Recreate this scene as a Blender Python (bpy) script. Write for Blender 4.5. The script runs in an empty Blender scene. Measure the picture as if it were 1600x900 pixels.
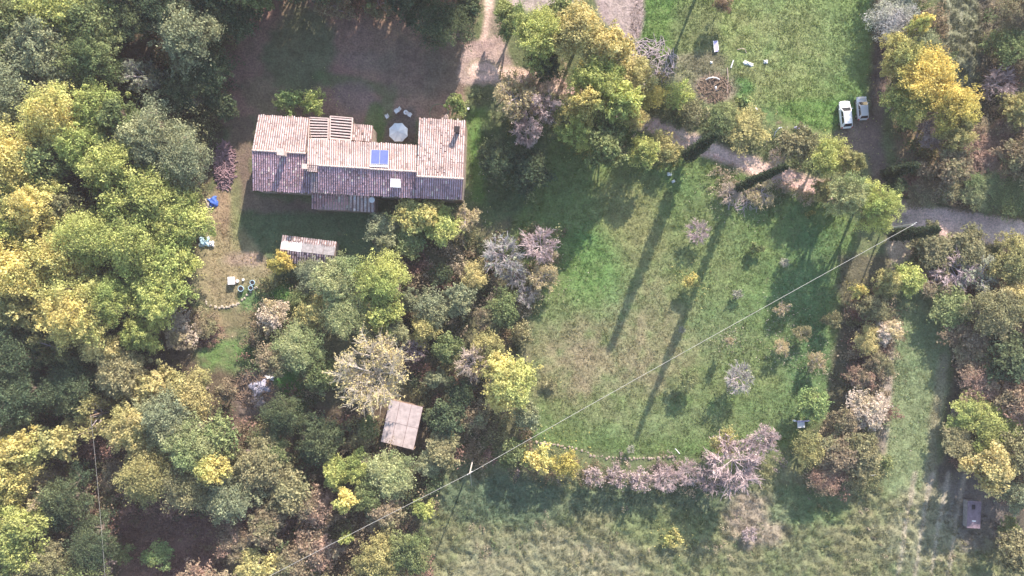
import bpy, math, random
import numpy as np
from mathutils import Vector, Matrix

C = bpy.context.scene.collection
R = math.radians
H = 114.0          # drone height above the meadow, metres; 0.1 m of ground per photo pixel

# ------------------------------------------------------------------ camera
cam_d = bpy.data.cameras.new('camera'); cam = bpy.data.objects.new('camera', cam_d); C.objects.link(cam)
cam.location = (0, 0, H); cam.rotation_euler = (0, 0, 0)
cam_d.sensor_width = 36; cam_d.lens = 36 * H / 160.0
cam_d.clip_start = 0.5; cam_d.clip_end = 3000
bpy.context.scene.camera = cam
# ------------------------------------------------------------------ sky and sun
SUN_EL, SUN_AZ = R(27.5), R(21.5)          # azimuth from +Y towards +X
w = bpy.data.worlds.new('World'); bpy.context.scene.world = w; w.use_nodes = True
nt = w.node_tree; bg = nt.nodes['Background']
sky = nt.nodes.new('ShaderNodeTexSky'); sky.sky_type = 'NISHITA'; sky.sun_disc = False
sky.sun_elevation = SUN_EL; sky.sun_rotation = SUN_AZ; sky.air_density = 1.3; sky.dust_density = 1.0; sky.ozone_density = 1.0
nt.links.new(sky.outputs[0], bg.inputs[0]); bg.inputs[1].default_value = 0.15
sd = bpy.data.lights.new('sun', 'SUN'); sun = bpy.data.objects.new('sun', sd); C.objects.link(sun)
sd.energy = 5.0; sd.angle = R(0.6); sd.color = (1.0, 0.865, 0.75)
dirv = Vector((-math.sin(SUN_AZ) * math.cos(SUN_EL), -math.cos(SUN_AZ) * math.cos(SUN_EL), -math.sin(SUN_EL)))
sun.rotation_euler = dirv.to_track_quat('-Z', 'Y').to_euler(); sun.location = (30, 80, 90)
vs = bpy.context.scene.view_settings
vs.view_transform = 'Standard'; vs.look = 'None'; vs.exposure = 1.12; vs.gamma = 1.0; vs.use_curve_mapping = False
bpy.context.scene.cycles.max_bounces = 6
bpy.context.scene.cycles.transparent_max_bounces = 4

# ------------------------------------------------------------------ helpers
def P(px, py, z=0.0):
    k = 0.1 * (H - z) / H
    return Vector(((px - 800) * k, (450 - py) * k, z))

def tag(o, label=None, cat=None, group=None, kind=None):
    if label: o['label'] = label
    if cat: o['category'] = cat
    if group: o['group'] = group
    if kind: o['kind'] = kind
    return o

def thing(name, label, cat, loc=(0, 0, 0), rotz=0.0, group=None):
    o = bpy.data.objects.new(name, None); C.objects.link(o); o.empty_display_size = 0.3
    o.location = loc; o.rotation_euler = (0, 0, rotz)
    return tag(o, label, cat, group)

def link(name, me, parent=None, mat=None):
    o = bpy.data.objects.new(name, me); C.objects.link(o)
    if mat is not None and not me.materials: me.materials.append(mat)
    if parent is not None: o.parent = parent
    return o

def np_mesh(name, V, F, col=None, smooth=False):
    V = np.asarray(V, np.float32); F = np.asarray(F, np.int32); k = F.shape[1]
    me = bpy.data.meshes.new(name)
    me.vertices.add(len(V)); me.vertices.foreach_set('co', V.ravel())
    me.loops.add(F.size); me.loops.foreach_set('vertex_index', F.ravel())
    me.polygons.add(len(F))
    me.polygons.foreach_set('loop_start', np.arange(len(F), dtype=np.int32) * k)
    me.polygons.foreach_set('loop_total', np.full(len(F), k, np.int32))
    if smooth: me.polygons.foreach_set('use_smooth', np.ones(len(F), bool))
    if col is not None:
        a = me.color_attributes.new('col', 'FLOAT_COLOR', 'POINT')
        a.data.foreach_set('color', np.asarray(col, np.float32).ravel())
    me.update(calc_edges=True)
    return me

class MB:
    def __init__(s): s.v = []; s.f = []
    def quadbox(s, bottom, top):
        b = len(s.v); s.v += [tuple(p) for p in bottom] + [tuple(p) for p in top]
        n = len(bottom)
        s.f.append(tuple(b + i for i in reversed(range(n)))); s.f.append(tuple(b + n + i for i in range(n)))
        for i in range(n):
            j = (i + 1) % n; s.f.append((b + i, b + j, b + n + j, b + n + i))
        return s
    def box(s, c, d, rz=0.0, taper=1.0, M=None):
        hx, hy, hz = d[0] / 2, d[1] / 2, d[2] / 2
        ca, sa = math.cos(rz), math.sin(rz)
        def q(x, y, z):
            p = Vector((c[0] + x * ca - y * sa, c[1] + x * sa + y * ca, c[2] + z))
            return M @ p if M else p
        lo = [q(x, y, -hz) for x, y in ((-hx, -hy), (hx, -hy), (hx, hy), (-hx, hy))]
        hi = [q(x * taper, y * taper, hz) for x, y in ((-hx, -hy), (hx, -hy), (hx, hy), (-hx, hy))]
        return s.quadbox(lo, hi)
    def tube(s, a, b, r0, r1=None, n=6):
        r1 = r0 if r1 is None else r1
        a = Vector(a); b = Vector(b); d = (b - a).normalized()
        u = d.orthogonal().normalized(); v = d.cross(u)
        A = [a + (u * math.cos(t) + v * math.sin(t)) * r0 for t in [i * 2 * math.pi / n for i in range(n)]]
        B = [b + (u * math.cos(t) + v * math.sin(t)) * r1 for t in [i * 2 * math.pi / n for i in range(n)]]
        return s.quadbox(A, B)
    def path(s, pts, r, n=6):
        pts = [Vector(p) for p in pts]; b = len(s.v); m = len(pts)
        for i, p in enumerate(pts):
            d = (pts[min(i + 1, m - 1)] - pts[max(i - 1, 0)]).normalized()
            u = Vector((0, 0, 1)).cross(d)
            u = u.normalized() if u.length > 1e-3 else Vector((1, 0, 0)); v = d.cross(u)
            s.v += [tuple(p + (u * math.cos(t) + v * math.sin(t)) * r) for t in [k * 2 * math.pi / n for k in range(n)]]
        for i in range(m - 1):
            for k in range(n):
                s.f.append((b + i * n + k, b + i * n + (k + 1) % n, b + (i + 1) * n + (k + 1) % n, b + (i + 1) * n + k))
        return s
    def ring(s, c, r, tr, n=28, m=6):
        b = len(s.v)
        for i in range(n):
            t = i * 2 * math.pi / n
            for k in range(m):
                q = k * 2 * math.pi / m; rr = r + tr * math.cos(q)
                s.v.append((c[0] + rr * math.cos(t), c[1] + rr * math.sin(t), c[2] + tr * math.sin(q)))
        for i in range(n):
            for k in range(m):
                s.f.append((b + i * m + k, b + ((i + 1) % n) * m + k, b + ((i + 1) % n) * m + (k + 1) % m, b + i * m + (k + 1) % m))
        return s
    def stone(s, c, r, rng, flat=0.7):
        n = 6; b = len(s.v)
        for zz, rr in ((-0.5, 0.8), (0.15, 1.0), (0.6, 0.6)):
            for i in range(n):
                t = i * 2 * math.pi / n + rng.random() * 0.5; q = r * rr * (0.75 + 0.5 * rng.random())
                s.v.append((c[0] + q * math.cos(t), c[1] + q * math.sin(t), c[2] + r * flat * zz * (0.8 + 0.4 * rng.random())))
        for l in range(2):
            for i in range(n):
                s.f.append((b + l * n + i, b + l * n + (i + 1) % n, b + (l + 1) * n + (i + 1) % n, b + (l + 1) * n + i))
        s.f.append(tuple(b + 2 * n + i for i in range(n)))
        return s
    def mesh(s, name, smooth=False):
        me = bpy.data.meshes.new(name); me.from_pydata([tuple(v) for v in s.v], [], s.f)
        if smooth: me.polygons.foreach_set('use_smooth', np.ones(len(me.polygons), bool))
        me.update(); return me
    def build(s, name, mat, parent=None, smooth=False, label=None, kind=None):
        o = link(name, s.mesh(name, smooth), parent, mat)
        if label: o['label'] = label
        if kind: o['kind'] = kind
        return o

# ------------------------------------------------------------------ materials
def new_mat(name):
    m = bpy.data.materials.new(name); m.use_nodes = True
    return m, m.node_tree, m.node_tree.nodes['Principled BSDF']

def mat_plain(name, col, rough=0.7, var=0.25, scale=3.0, metal=0.0, bump=0.0, col2=None, spec=0.3):
    m, t, b = new_mat(name)
    tc = t.nodes.new('ShaderNodeTexCoord'); no = t.nodes.new('ShaderNodeTexNoise')
    no.inputs['Scale'].default_value = scale; no.inputs['Detail'].default_value = 6; no.inputs['Roughness'].default_value = 0.65
    t.links.new(tc.outputs['Object'], no.inputs['Vector'])
    r = t.nodes.new('ShaderNodeValToRGB'); t.links.new(no.outputs['Fac'], r.inputs[0])
    c2 = col2 or tuple(c * (1 + var) for c in col)
    r.color_ramp.elements[0].position = 0.32; r.color_ramp.elements[1].position = 0.68
    r.color_ramp.elements[0].color = tuple(c * (1 - var) for c in col) + (1,)
    r.color_ramp.elements[1].color = tuple(min(1, c) for c in c2) + (1,)
    t.links.new(r.outputs[0], b.inputs['Base Color'])
    b.inputs['Roughness'].default_value = rough; b.inputs['Metallic'].default_value = metal
    b.inputs['Specular IOR Level'].default_value = spec
    if bump:
        bp = t.nodes.new('ShaderNodeBump'); bp.inputs['Strength'].default_value = 1; bp.inputs['Distance'].default_value = bump
        t.links.new(no.outputs['Fac'], bp.inputs['Height']); t.links.new(bp.outputs[0], b.inputs['Normal'])
    return m

def mat_vcol(name, rough=0.85, nscale=4.0, nvar=0.35, bump=0.02):
    """colour comes from the mesh's own 'col' attribute, broken by noise"""
    m, t, b = new_mat(name)
    at = t.nodes.new('ShaderNodeAttribute'); at.attribute_name = 'col'
    tc = t.nodes.new('ShaderNodeTexCoord'); no = t.nodes.new('ShaderNodeTexNoise')
    no.inputs['Scale'].default_value = nscale; no.inputs['Detail'].default_value = 5
    t.links.new(tc.outputs['Object'], no.inputs['Vector'])
    mr = t.nodes.new('ShaderNodeMapRange'); mr.inputs[1].default_value = 0.3; mr.inputs[2].default_value = 0.7
    mr.inputs[3].default_value = 1 - nvar; mr.inputs[4].default_value = 1 + nvar
    t.links.new(no.outputs['Fac'], mr.inputs[0])
    mx = t.nodes.new('ShaderNodeVectorMath'); mx.operation = 'SCALE'
    n2 = t.nodes.new('ShaderNodeTexNoise'); n2.inputs['Scale'].default_value = 0.55; n2.inputs['Detail'].default_value = 6; n2.inputs['Roughness'].default_value = 0.7
    t.links.new(tc.outputs['Object'], n2.inputs['Vector']); m2 = t.nodes.new('ShaderNodeMapRange'); m2.inputs[1].default_value = 0.35; m2.inputs[2].default_value = 0.65
    m2.inputs[3].default_value = 0.72; m2.inputs[4].default_value = 1.18; t.links.new(n2.outputs['Fac'], m2.inputs[0])
    mm = t.nodes.new('ShaderNodeMath'); mm.operation = 'MULTIPLY'; t.links.new(mr.outputs[0], mm.inputs[0]); t.links.new(m2.outputs[0], mm.inputs[1])
    t.links.new(at.outputs['Color'], mx.inputs[0]); t.links.new(mm.outputs[0], mx.inputs['Scale'])
    t.links.new(mx.outputs[0], b.inputs['Base Color']); b.inputs['Roughness'].default_value = rough
    b.inputs['Specular IOR Level'].default_value = 0.2
    bp = t.nodes.new('ShaderNodeBump'); bp.inputs['Distance'].default_value = bump
    t.links.new(no.outputs['Fac'], bp.inputs['Height']); t.links.new(bp.outputs[0], b.inputs['Normal'])
    return m

def mat_foliage():
    """leaf colour: object colour -> object 'tint' by the clump's alpha, times the leaf's own colour"""
    m, t, b = new_mat('foliage')
    at = t.nodes.new('ShaderNodeAttribute'); at.attribute_name = 'col'
    oi = t.nodes.new('ShaderNodeObjectInfo')
    ti = t.nodes.new('ShaderNodeAttribute'); ti.attribute_type = 'OBJECT'; ti.attribute_name = 'tint'
    mix = t.nodes.new('ShaderNodeMix'); mix.data_type = 'RGBA'
    t.links.new(at.outputs['Alpha'], mix.inputs[0]); t.links.new(oi.outputs['Color'], mix.inputs[6]); t.links.new(ti.outputs['Color'], mix.inputs[7])
    mu = t.nodes.new('ShaderNodeMix'); mu.data_type = 'RGBA'; mu.blend_type = 'MULTIPLY'; mu.inputs[0].default_value = 1
    t.links.new(mix.outputs[2], mu.inputs[6]); t.links.new(at.outputs['Color'], mu.inputs[7])
    b.inputs['Roughness'].default_value = 0.9; b.inputs['Specular IOR Level'].default_value = 0.12
    t.links.new(mu.outputs[2], b.inputs['Base Color'])
    tr = t.nodes.new('ShaderNodeBsdfTranslucent'); t.links.new(mu.outputs[2], tr.inputs['Color'])
    ms = t.nodes.new('ShaderNodeMixShader'); ms.inputs[0].default_value = 0.35
    t.links.new(b.outputs[0], ms.inputs[1]); t.links.new(tr.outputs[0], ms.inputs[2])
    t.links.new(ms.outputs[0], t.nodes['Material Output'].inputs['Surface'])
    return m

def mat_ground():
    m, t, b = new_mat('ground')
    at = t.nodes.new('ShaderNodeAttribute'); at.attribute_name = 'col'
    tc = t.nodes.new('ShaderNodeTexCoord')
    def noise(scale, det=5, rough=0.6, dist=0.0):
        n = t.nodes.new('ShaderNodeTexNoise'); n.inputs['Scale'].default_value = scale; n.inputs['Detail'].default_value = det
        n.inputs['Roughness'].default_value = rough; n.inputs['Distortion'].default_value = dist
        t.links.new(tc.outputs['Object'], n.inputs['Vector']); return n
    def rng(n, a, b_, lo=0.3, hi=0.7):
        r = t.nodes.new('ShaderNodeMapRange'); r.inputs[1].default_value = lo; r.inputs[2].default_value = hi
        r.inputs[3].default_value = a; r.inputs[4].default_value = b_; t.links.new(n.outputs['Fac'], r.inputs[0]); return r
    fine = noise(3.2, 6, 0.75); mid = noise(0.55, 5, 0.6, 0.6); big = noise(0.09, 4, 0.6, 0.4)
    rf = rng(fine, 0.55, 1.5); rm = rng(mid, 0.75, 1.25)
    mu = t.nodes.new('ShaderNodeMath'); mu.operation = 'MULTIPLY'
    t.links.new(rf.outputs[0], mu.inputs[0]); t.links.new(rm.outputs[0], mu.inputs[1])
    sc = t.nodes.new('ShaderNodeVectorMath'); sc.operation = 'SCALE'
    t.links.new(at.outputs['Color'], sc.inputs[0]); t.links.new(mu.outputs[0], sc.inputs['Scale'])
    # drier straw breaking through the grass
    f2 = noise(1.1, 6, 0.7, 1.0); r2 = rng(f2, 0.0, 0.4, 0.52, 0.75)
    tan = t.nodes.new('ShaderNodeMix'); tan.data_type = 'RGBA'; tan.inputs[7].default_value = (0.26, 0.22, 0.13, 1)
    t.links.new(r2.outputs[0], tan.inputs[0]); t.links.new(sc.outputs[0], tan.inputs[6])
    hs = t.nodes.new('ShaderNodeHueSaturation'); rb = rng(big, 0.48, 0.53); t.links.new(rb.outputs[0], hs.inputs['Hue'])
    t.links.new(tan.outputs[2], hs.inputs['Color']); t.links.new(hs.outputs[0], b.inputs['Base Color'])
    b.inputs['Roughness'].default_value = 0.95; b.inputs['Specular IOR Level'].default_value = 0.1
    ad = t.nodes.new('ShaderNodeMath'); ad.operation = 'ADD'; m2 = t.nodes.new('ShaderNodeMath'); m2.operation = 'MULTIPLY'; m2.inputs[1].default_value = 2.0
    t.links.new(mid.outputs['Fac'], m2.inputs[0]); t.links.new(fine.outputs['Fac'], ad.inputs[0]); t.links.new(m2.outputs[0], ad.inputs[1])
    bp = t.nodes.new('ShaderNodeBump'); bp.inputs['Distance'].default_value = 0.11; bp.inputs['Strength'].default_value = 1.0
    t.links.new(ad.outputs[0], bp.inputs['Height']); t.links.new(bp.outputs[0], b.inputs['Normal'])
    return m

M = dict(
    ground=mat_ground(), foliage=mat_foliage(),
    bark=mat_plain('bark', (0.20, 0.16, 0.13), 0.9, 0.4, 6, bump=0.02),
    pale_bark=mat_plain('pale_bark', (0.62, 0.56, 0.50), 0.85, 0.25, 5),
    grey_bark=mat_plain('grey_bark', (0.46, 0.39, 0.40), 0.9, 0.25, 5),
    tile=mat_vcol('clay_tile', 0.8, 7, 0.3, 0.01),
    roof_base=mat_plain('roof_base', (0.20, 0.13, 0.12), 0.9, 0.3, 4),
    stone=mat_plain('stone_wall', (0.34, 0.28, 0.23), 0.9, 0.35, 3.5, bump=0.05),
    rock=mat_plain('pale_stone', (0.42, 0.37, 0.30), 0.9, 0.3, 4, bump=0.02),
    mortar=mat_plain('ridge_mortar', (0.55, 0.43, 0.39), 0.85, 0.2, 6, bump=0.02),
    white=mat_plain('white_paint', (0.78, 0.78, 0.80), 0.5, 0.06, 4),
    car_white=mat_plain('white_car_paint', (0.78, 0.79, 0.82), 0.22, 0.02, 1, spec=0.6),
    car_silver=mat_plain('silver_car_paint', (0.60, 0.60, 0.64), 0.25, 0.03, 1, metal=0.25, spec=0.6),
    glass=mat_plain('dark_glass', (0.02, 0.022, 0.03), 0.08, 0.1, 1, spec=0.8),
    tyre=mat_plain('tyre_rubber', (0.02, 0.02, 0.02), 0.8, 0.2, 5),
    alloy=mat_plain('wheel_metal', (0.5, 0.5, 0.52), 0.35, 0.1, 5, metal=0.8),
    lamp=mat_plain('lamp_glass', (0.7, 0.7, 0.72), 0.1, 0.05, 1, spec=0.8),
    red=mat_plain('red_lens', (0.4, 0.02, 0.02), 0.2, 0.1, 1),
    canvas=mat_plain('white_canvas', (0.62, 0.68, 0.74), 0.8, 0.05, 2),
    wood=mat_plain('weathered_wood', (0.25, 0.18, 0.13), 0.85, 0.3, 5),
    pinkwood=mat_plain('pale_batten', (0.52, 0.42, 0.40), 0.85, 0.25, 5),
    dark=mat_plain('dark_void', (0.035, 0.028, 0.03), 0.9, 0.2, 3),
    solar=mat_plain('solar_glass', (0.11, 0.14, 0.45), 0.25, 0.12, 2, spec=0.6),
    steel=mat_plain('galvanised_steel', (0.55, 0.56, 0.58), 0.5, 0.15, 5, metal=0.4),
    cable=mat_plain('pale_cable', (0.48, 0.47, 0.44), 0.6, 0.05, 1),
    sheet_pink=mat_plain('dusty_sheet', (0.46, 0.385, 0.37), 0.85, 0.22, 1.6, bump=0.01),
    sheet_grey=mat_plain('fibre_cement', (0.25, 0.235, 0.24), 0.85, 0.3, 2.5, bump=0.01),
    blue=mat_plain('blue_tarpaulin', (0.06, 0.14, 0.50), 0.5, 0.25, 3, bump=0.04),
    lblue=mat_plain('pale_blue_plastic', (0.42, 0.62, 0.75), 0.5, 0.15, 3),
    lilac=mat_plain('lilac_plastic', (0.45, 0.42, 0.68), 0.5, 0.1, 3),
    concrete=mat_plain('concrete', (0.45, 0.41, 0.38), 0.9, 0.2, 3, bump=0.01),
    hose=mat_plain('green_hose', (0.16, 0.22, 0.14), 0.6, 0.1, 3),
)
rnd = random.Random(7)

# ------------------------------------------------------------------ noise and masks (in photo-pixel ground units: 1 = 0.1 m)
def vnoise(x, y, scale, seed):
    g = np.random.RandomState(seed).rand(97, 97)
    u = x / scale + 1000.37; v = y / scale + 1000.71
    i = np.floor(u).astype(int); j = np.floor(v).astype(int); fx = u - i; fy = v - j
    fx = fx * fx * (3 - 2 * fx); fy = fy * fy * (3 - 2 * fy)
    a = g[i % 97, j % 97]; b = g[(i + 1) % 97, j % 97]; c = g[i % 97, (j + 1) % 97]; d = g[(i + 1) % 97, (j + 1) % 97]
    return (a * (1 - fx) + b * fx) * (1 - fy) + (c * (1 - fx) + d * fx) * fy

def fbm(x, y, scale, seed, o=3):
    s = 0; a = 1; n = 0
    for k in range(o):
        s = s + a * vnoise(x, y, scale / 2 ** k, seed + k); n += a; a *= 0.55
    return s / n

def seg_dist(x, y, pts, closed=False):
    d = np.full(x.shape, 1e9); pts = list(pts); m = len(pts)
    for i in range(m if closed else m - 1):
        (ax, ay), (bx, by) = pts[i][:2], pts[(i + 1) % m][:2]
        dx, dy = bx - ax, by - ay; L = dx * dx + dy * dy + 1e-9
        t = np.clip(((x - ax) * dx + (y - ay) * dy) / L, 0, 1)
        d = np.minimum(d, np.hypot(x - ax - t * dx, y - ay - t * dy))
    return d

def inside(x, y, pts):
    r = np.zeros(x.shape, bool); m = len(pts)
    for i in range(m):
        (ax, ay), (bx, by) = pts[i], pts[(i + 1) % m]
        if ay == by: continue
        r ^= ((ay > y) != (by > y)) & (x < (bx - ax) * (y - ay) / (by - ay) + ax)
    return r
# ------------------------------------------------------------------ the ground
GX = np.concatenate([-90 - 1.35 ** np.arange(21, 0, -1), np.arange(-90, 90.01, 0.3), 90 + 1.35 ** np.arange(1, 22)])
GY = np.concatenate([-52 - 1.35 ** np.arange(21, 0, -1), np.arange(-52, 55.01, 0.3), 55 + 1.35 ** np.arange(1, 22)])
X, Y = np.meshgrid(GX, GY); PX = X * 10 + 800; PY = 450 - Y * 10
wob = (fbm(PX, PY, 40, 11) - 0.5); wob2 = (fbm(PX, PY, 12, 15) - 0.5)
col = np.zeros(X.shape + (3,)); col[:] = (0.115, 0.135, 0.065)
col *= (0.85 + 0.4 * fbm(PX, PY, 90, 3))[..., None]
def lay(mask, c, amt=1.0, sp=0.0):
    global col
    m = np.clip(mask, 0, 1) * amt
    if sp: m = m * np.clip((fbm(PX, PY, 14, 41) - 0.5) * 4 * sp + 1 - sp * 0.3, 0, 1)
    col = col * (1 - m[..., None]) + np.array(c) * m[..., None]
def poly(pts, soft=10, wb=30):
    d = seg_dist(PX, PY, pts, True); s = np.where(inside(PX, PY, pts), -d, d) + wob * wb + wob2 * wb * 0.4
    return 1 - np.clip(s / soft + 0.5, 0, 1)
def line(pts, wd, soft=8, wb=10):
    return 1 - np.clip((seg_dist(PX, PY, pts) + wob * wb + wob2 * wb - wd) / soft + 0.5, 0, 1)
def blob(x, y, rx, ry, soft=0.4):
    q = np.hypot((PX - x) / rx, (PY - y) / ry) + wob * 0.7 + wob2 * 0.4
    return 1 - np.clip((q - 1) / soft + 0.5, 0, 1)
GR = (0.128, 0.182, 0.066); GR2 = (0.165, 0.235, 0.08); TAN = (0.26, 0.215, 0.14); DIRT = (0.25, 0.16, 0.13); PATH = (0.62, 0.44, 0.385)
LIT = (0.115, 0.09, 0.065); SAND = (0.31, 0.24, 0.15); RED = (0.17, 0.10, 0.085)
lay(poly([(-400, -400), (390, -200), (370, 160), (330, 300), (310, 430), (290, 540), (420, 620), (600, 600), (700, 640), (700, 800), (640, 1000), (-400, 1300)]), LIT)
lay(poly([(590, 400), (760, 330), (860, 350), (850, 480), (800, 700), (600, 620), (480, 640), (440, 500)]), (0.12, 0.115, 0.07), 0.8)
lay(poly([(360, -80), (760, -80), (735, 120), (728, 190), (400, 185), (340, 200)]), DIRT)
lay(poly([(360, 180), (400, 180), (395, 300), (560, 330), (400, 345), (365, 340), (340, 250)]), (0.17, 0.13, 0.10))
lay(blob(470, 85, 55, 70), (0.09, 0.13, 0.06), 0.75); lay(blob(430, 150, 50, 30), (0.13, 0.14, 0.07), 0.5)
lay(line([(500, 120), (560, 130), (610, 145), (600, 200)], 12), (0.10, 0.14, 0.06), 0.7)
lay(blob(575, 95, 50, 18), (0.22, 0.16, 0.14), 0.6); lay(blob(556, 150, 34, 28), (0.21, 0.155, 0.14), 0.9)
lay(blob(640, 110, 60, 40), (0.15, 0.115, 0.095), 0.6); lay(blob(700, 100, 40, 60), (0.13, 0.12, 0.09), 0.5)
lay(blob(585, 195, 14, 30), (0.09, 0.15, 0.05), 0.8); lay(poly([(640, 165), (650, 165), (650, 225), (600, 225), (605, 190)], 6, 6), (0.13, 0.10, 0.09), .9)
lay(poly([(728, 170), (760, 165), (775, 330), (735, 310)], 12, 14), (0.12, 0.20, 0.06)); lay(poly([(750, 190), (900, 200), (880, 330), (760, 350)]), (0.075, 0.11, 0.05))  # second patch: tree shade right of the house painted as darker green
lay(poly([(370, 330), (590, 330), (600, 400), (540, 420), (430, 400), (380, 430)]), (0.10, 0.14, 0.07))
lay(poly([(318, 300), (360, 290), (375, 350), (430, 420), (400, 480), (330, 485), (300, 450), (312, 380)], 10, 16), (0.27, 0.235, 0.14)); lay(blob(350, 400, 26, 70, 1.0), SAND, .6, .5); lay(blob(368, 330, 10, 60, .8), (.17, .2, .08), .6)
lay(blob(345, 330, 16, 50), (0.30, 0.20, 0.14), 0.6); lay(blob(385, 405, 30, 14), (0.34, 0.25, 0.21), 0.7)
lay(blob(405, 470, 30, 22), (0.13, 0.20, 0.08)); lay(blob(300, 515, 60, 32), (0.27, 0.20, 0.135)); lay(blob(360, 500, 60, 14), (0.25, 0.2, 0.12), 0.6)
lay(blob(350, 555, 45, 24), (0.11, 0.20, 0.06), .8, .5); lay(blob(445, 620, 35, 50), (0.07, 0.16, 0.04)); lay(blob(400, 620, 35, 40), (0.15, 0.12, 0.11))
lay(blob(440, 470, 22, 30), (0.08, 0.17, 0.05))
# meadow in the middle
mead = [(800, 350), (870, 210), (1000, 180), (1180, 270), (1290, 310), (1340, 350), (1320, 480), (1310, 620), (1240, 700), (1080, 715), (900, 705), (815, 680), (830, 560), (830, 450)]
lay(poly(mead, 14, 20), GR)
lay(blob(960, 555, 140, 75, 1.2), TAN, 0.8, .4); lay(blob(880, 560, 50, 50, 1.0), TAN, 0.5, .4); lay(blob(1010, 470, 60, 90, 1.2), TAN, .4, .5); lay(blob(980, 350, 45, 90, 0.9), (0.2, 0.2, 0.09), 0.7)
lay(blob(1110, 430, 60, 110, 0.9), (0.17, 0.2, 0.09), 0.5); lay(blob(1200, 590, 80, 80, 0.9), (0.16, 0.2, 0.09), 0.4); lay(blob(1040, 660, 160, 25, 0.9), (0.17, 0.2, 0.1), 0.5)
lay(blob(1260, 480, 50, 150, 0.8), (0.075, 0.16, 0.07), 0.5); lay(blob(930, 420, 50, 60, 0.8), (0.10, 0.2, 0.055), 0.6)  # first blob paints the trees' shade along the right rim
# meadow upper right
lay(poly([(985, -60), (1375, -60), (1365, 180), (1290, 205), (1180, 165), (1060, 120), (985, 70)], 14, 16), GR2)
lay(blob(1200, 80, 90, 110, 0.9), (0.25, 0.25, 0.12), 0.6, .4); lay(blob(1290, 60, 60, 60, 0.9), (0.19, 0.24, 0.10), 0.7); lay(blob(1280, 175, 90, 22, 0.6), (0.115, 0.22, 0.06), 0.8)
lay(blob(1150, 135, 30, 16), (0.09, 0.2, 0.06), 0.8); lay(blob(1030, 30, 40, 50), (0.09, 0.18, 0.05), 0.7); lay(blob(1090, 60, 40, 60), (0.15, 0.16, 0.09), 0.5); lay(blob(1090, 110, 70, 25), (0.2, 0.17, 0.13), 0.6)
lay(blob(1118, 138, 35, 22), (0.26, 0.2, 0.17), 0.8)
# gravel, track and paths
lay(poly([(900, -80), (1012, -80), (1008, 20), (1000, 60), (975, 62), (940, 30)], 6, 8), (0.34, 0.27, 0.26)); lay(poly([(775, -40), (900, -80), (910, 8), (860, 16), (790, 14)], 8, 10), (0.38, 0.32, 0.29))
TRACK = [(745, 112), (800, 118), (860, 130), (920, 150), (1010, 192), (1100, 232), (1200, 268), (1280, 296), (1360, 316), (1420, 330), (1500, 345), (1560, 357), (1610, 366), (1800, 395), (2600, 520)]
lay(line([(768, -900), (766, -60), (765, 20), (758, 60), (745, 95)], 7, 6, 5), PATH)
lay(line([(775, 30), (770, 80), (765, 115)], 14, 12, 10), (0.26, 0.2, 0.17), 0.8)
lay(poly([(730, 65), (780, 55), (800, 100), (790, 128), (740, 136), (708, 130)], 8, 18), (0.37, 0.27, 0.245))
lay(line(TRACK, 13, 7, 8), PATH); lay(line(TRACK, 2, 3, 7), (0.30, 0.26, 0.18), 0.65, .6); lay(line(TRACK, 15, 3, 14) - line(TRACK, 11, 3, 10), (0.27, 0.22, 0.15), 0.6, .5)
lay(line([(1405, 335), (1500, 350), (1610, 368), (1800, 400)], 23, 6, 8), (0.66, 0.48, 0.44))
lay(line([(1408, 345), (1402, 400), (1392, 470), (1388, 600), (1382, 700)], 9, 8, 10), (0.37, 0.30, 0.25), 0.9); lay(blob(1405, 385, 22, 24), (0.42, 0.33, 0.27))
lay(line([(1383, 0), (1375, 150), (1360, 220), (1380, 290), (1395, 330)], 16, 12, 12), (0.15, 0.11, 0.10), 0.9)
lay(blob(1340, 215, 30, 30), (0.20, 0.145, 0.125), 0.95)
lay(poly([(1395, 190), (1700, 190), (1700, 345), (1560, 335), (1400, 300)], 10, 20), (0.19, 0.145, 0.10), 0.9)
# strip field on the right
lay(poly([(1405, 455), (1480, 440), (1488, 520), (1465, 690), (1450, 780), (1380, 790), (1395, 600)], 8, 10), (0.20, 0.235, 0.12))
lay(line([(1475, 560), (1458, 680), (1448, 790)], 8, 8, 6), (0.30, 0.24, 0.19), 0.5); lay(blob(1425, 520, 30, 50), (0.12, 0.17, 0.08), .5)  # blob: tree shade on the strip's head painted as darker grass
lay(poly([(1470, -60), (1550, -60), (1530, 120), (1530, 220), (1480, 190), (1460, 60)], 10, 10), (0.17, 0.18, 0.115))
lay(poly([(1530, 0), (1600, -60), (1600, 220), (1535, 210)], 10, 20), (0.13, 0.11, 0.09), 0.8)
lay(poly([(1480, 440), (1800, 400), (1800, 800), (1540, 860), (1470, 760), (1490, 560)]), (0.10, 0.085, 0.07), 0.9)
lay(poly([(1310, 400), (1390, 400), (1375, 700), (1330, 790), (1240, 760), (1300, 640)]), (0.11, 0.095, 0.07), 0.8)
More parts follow.
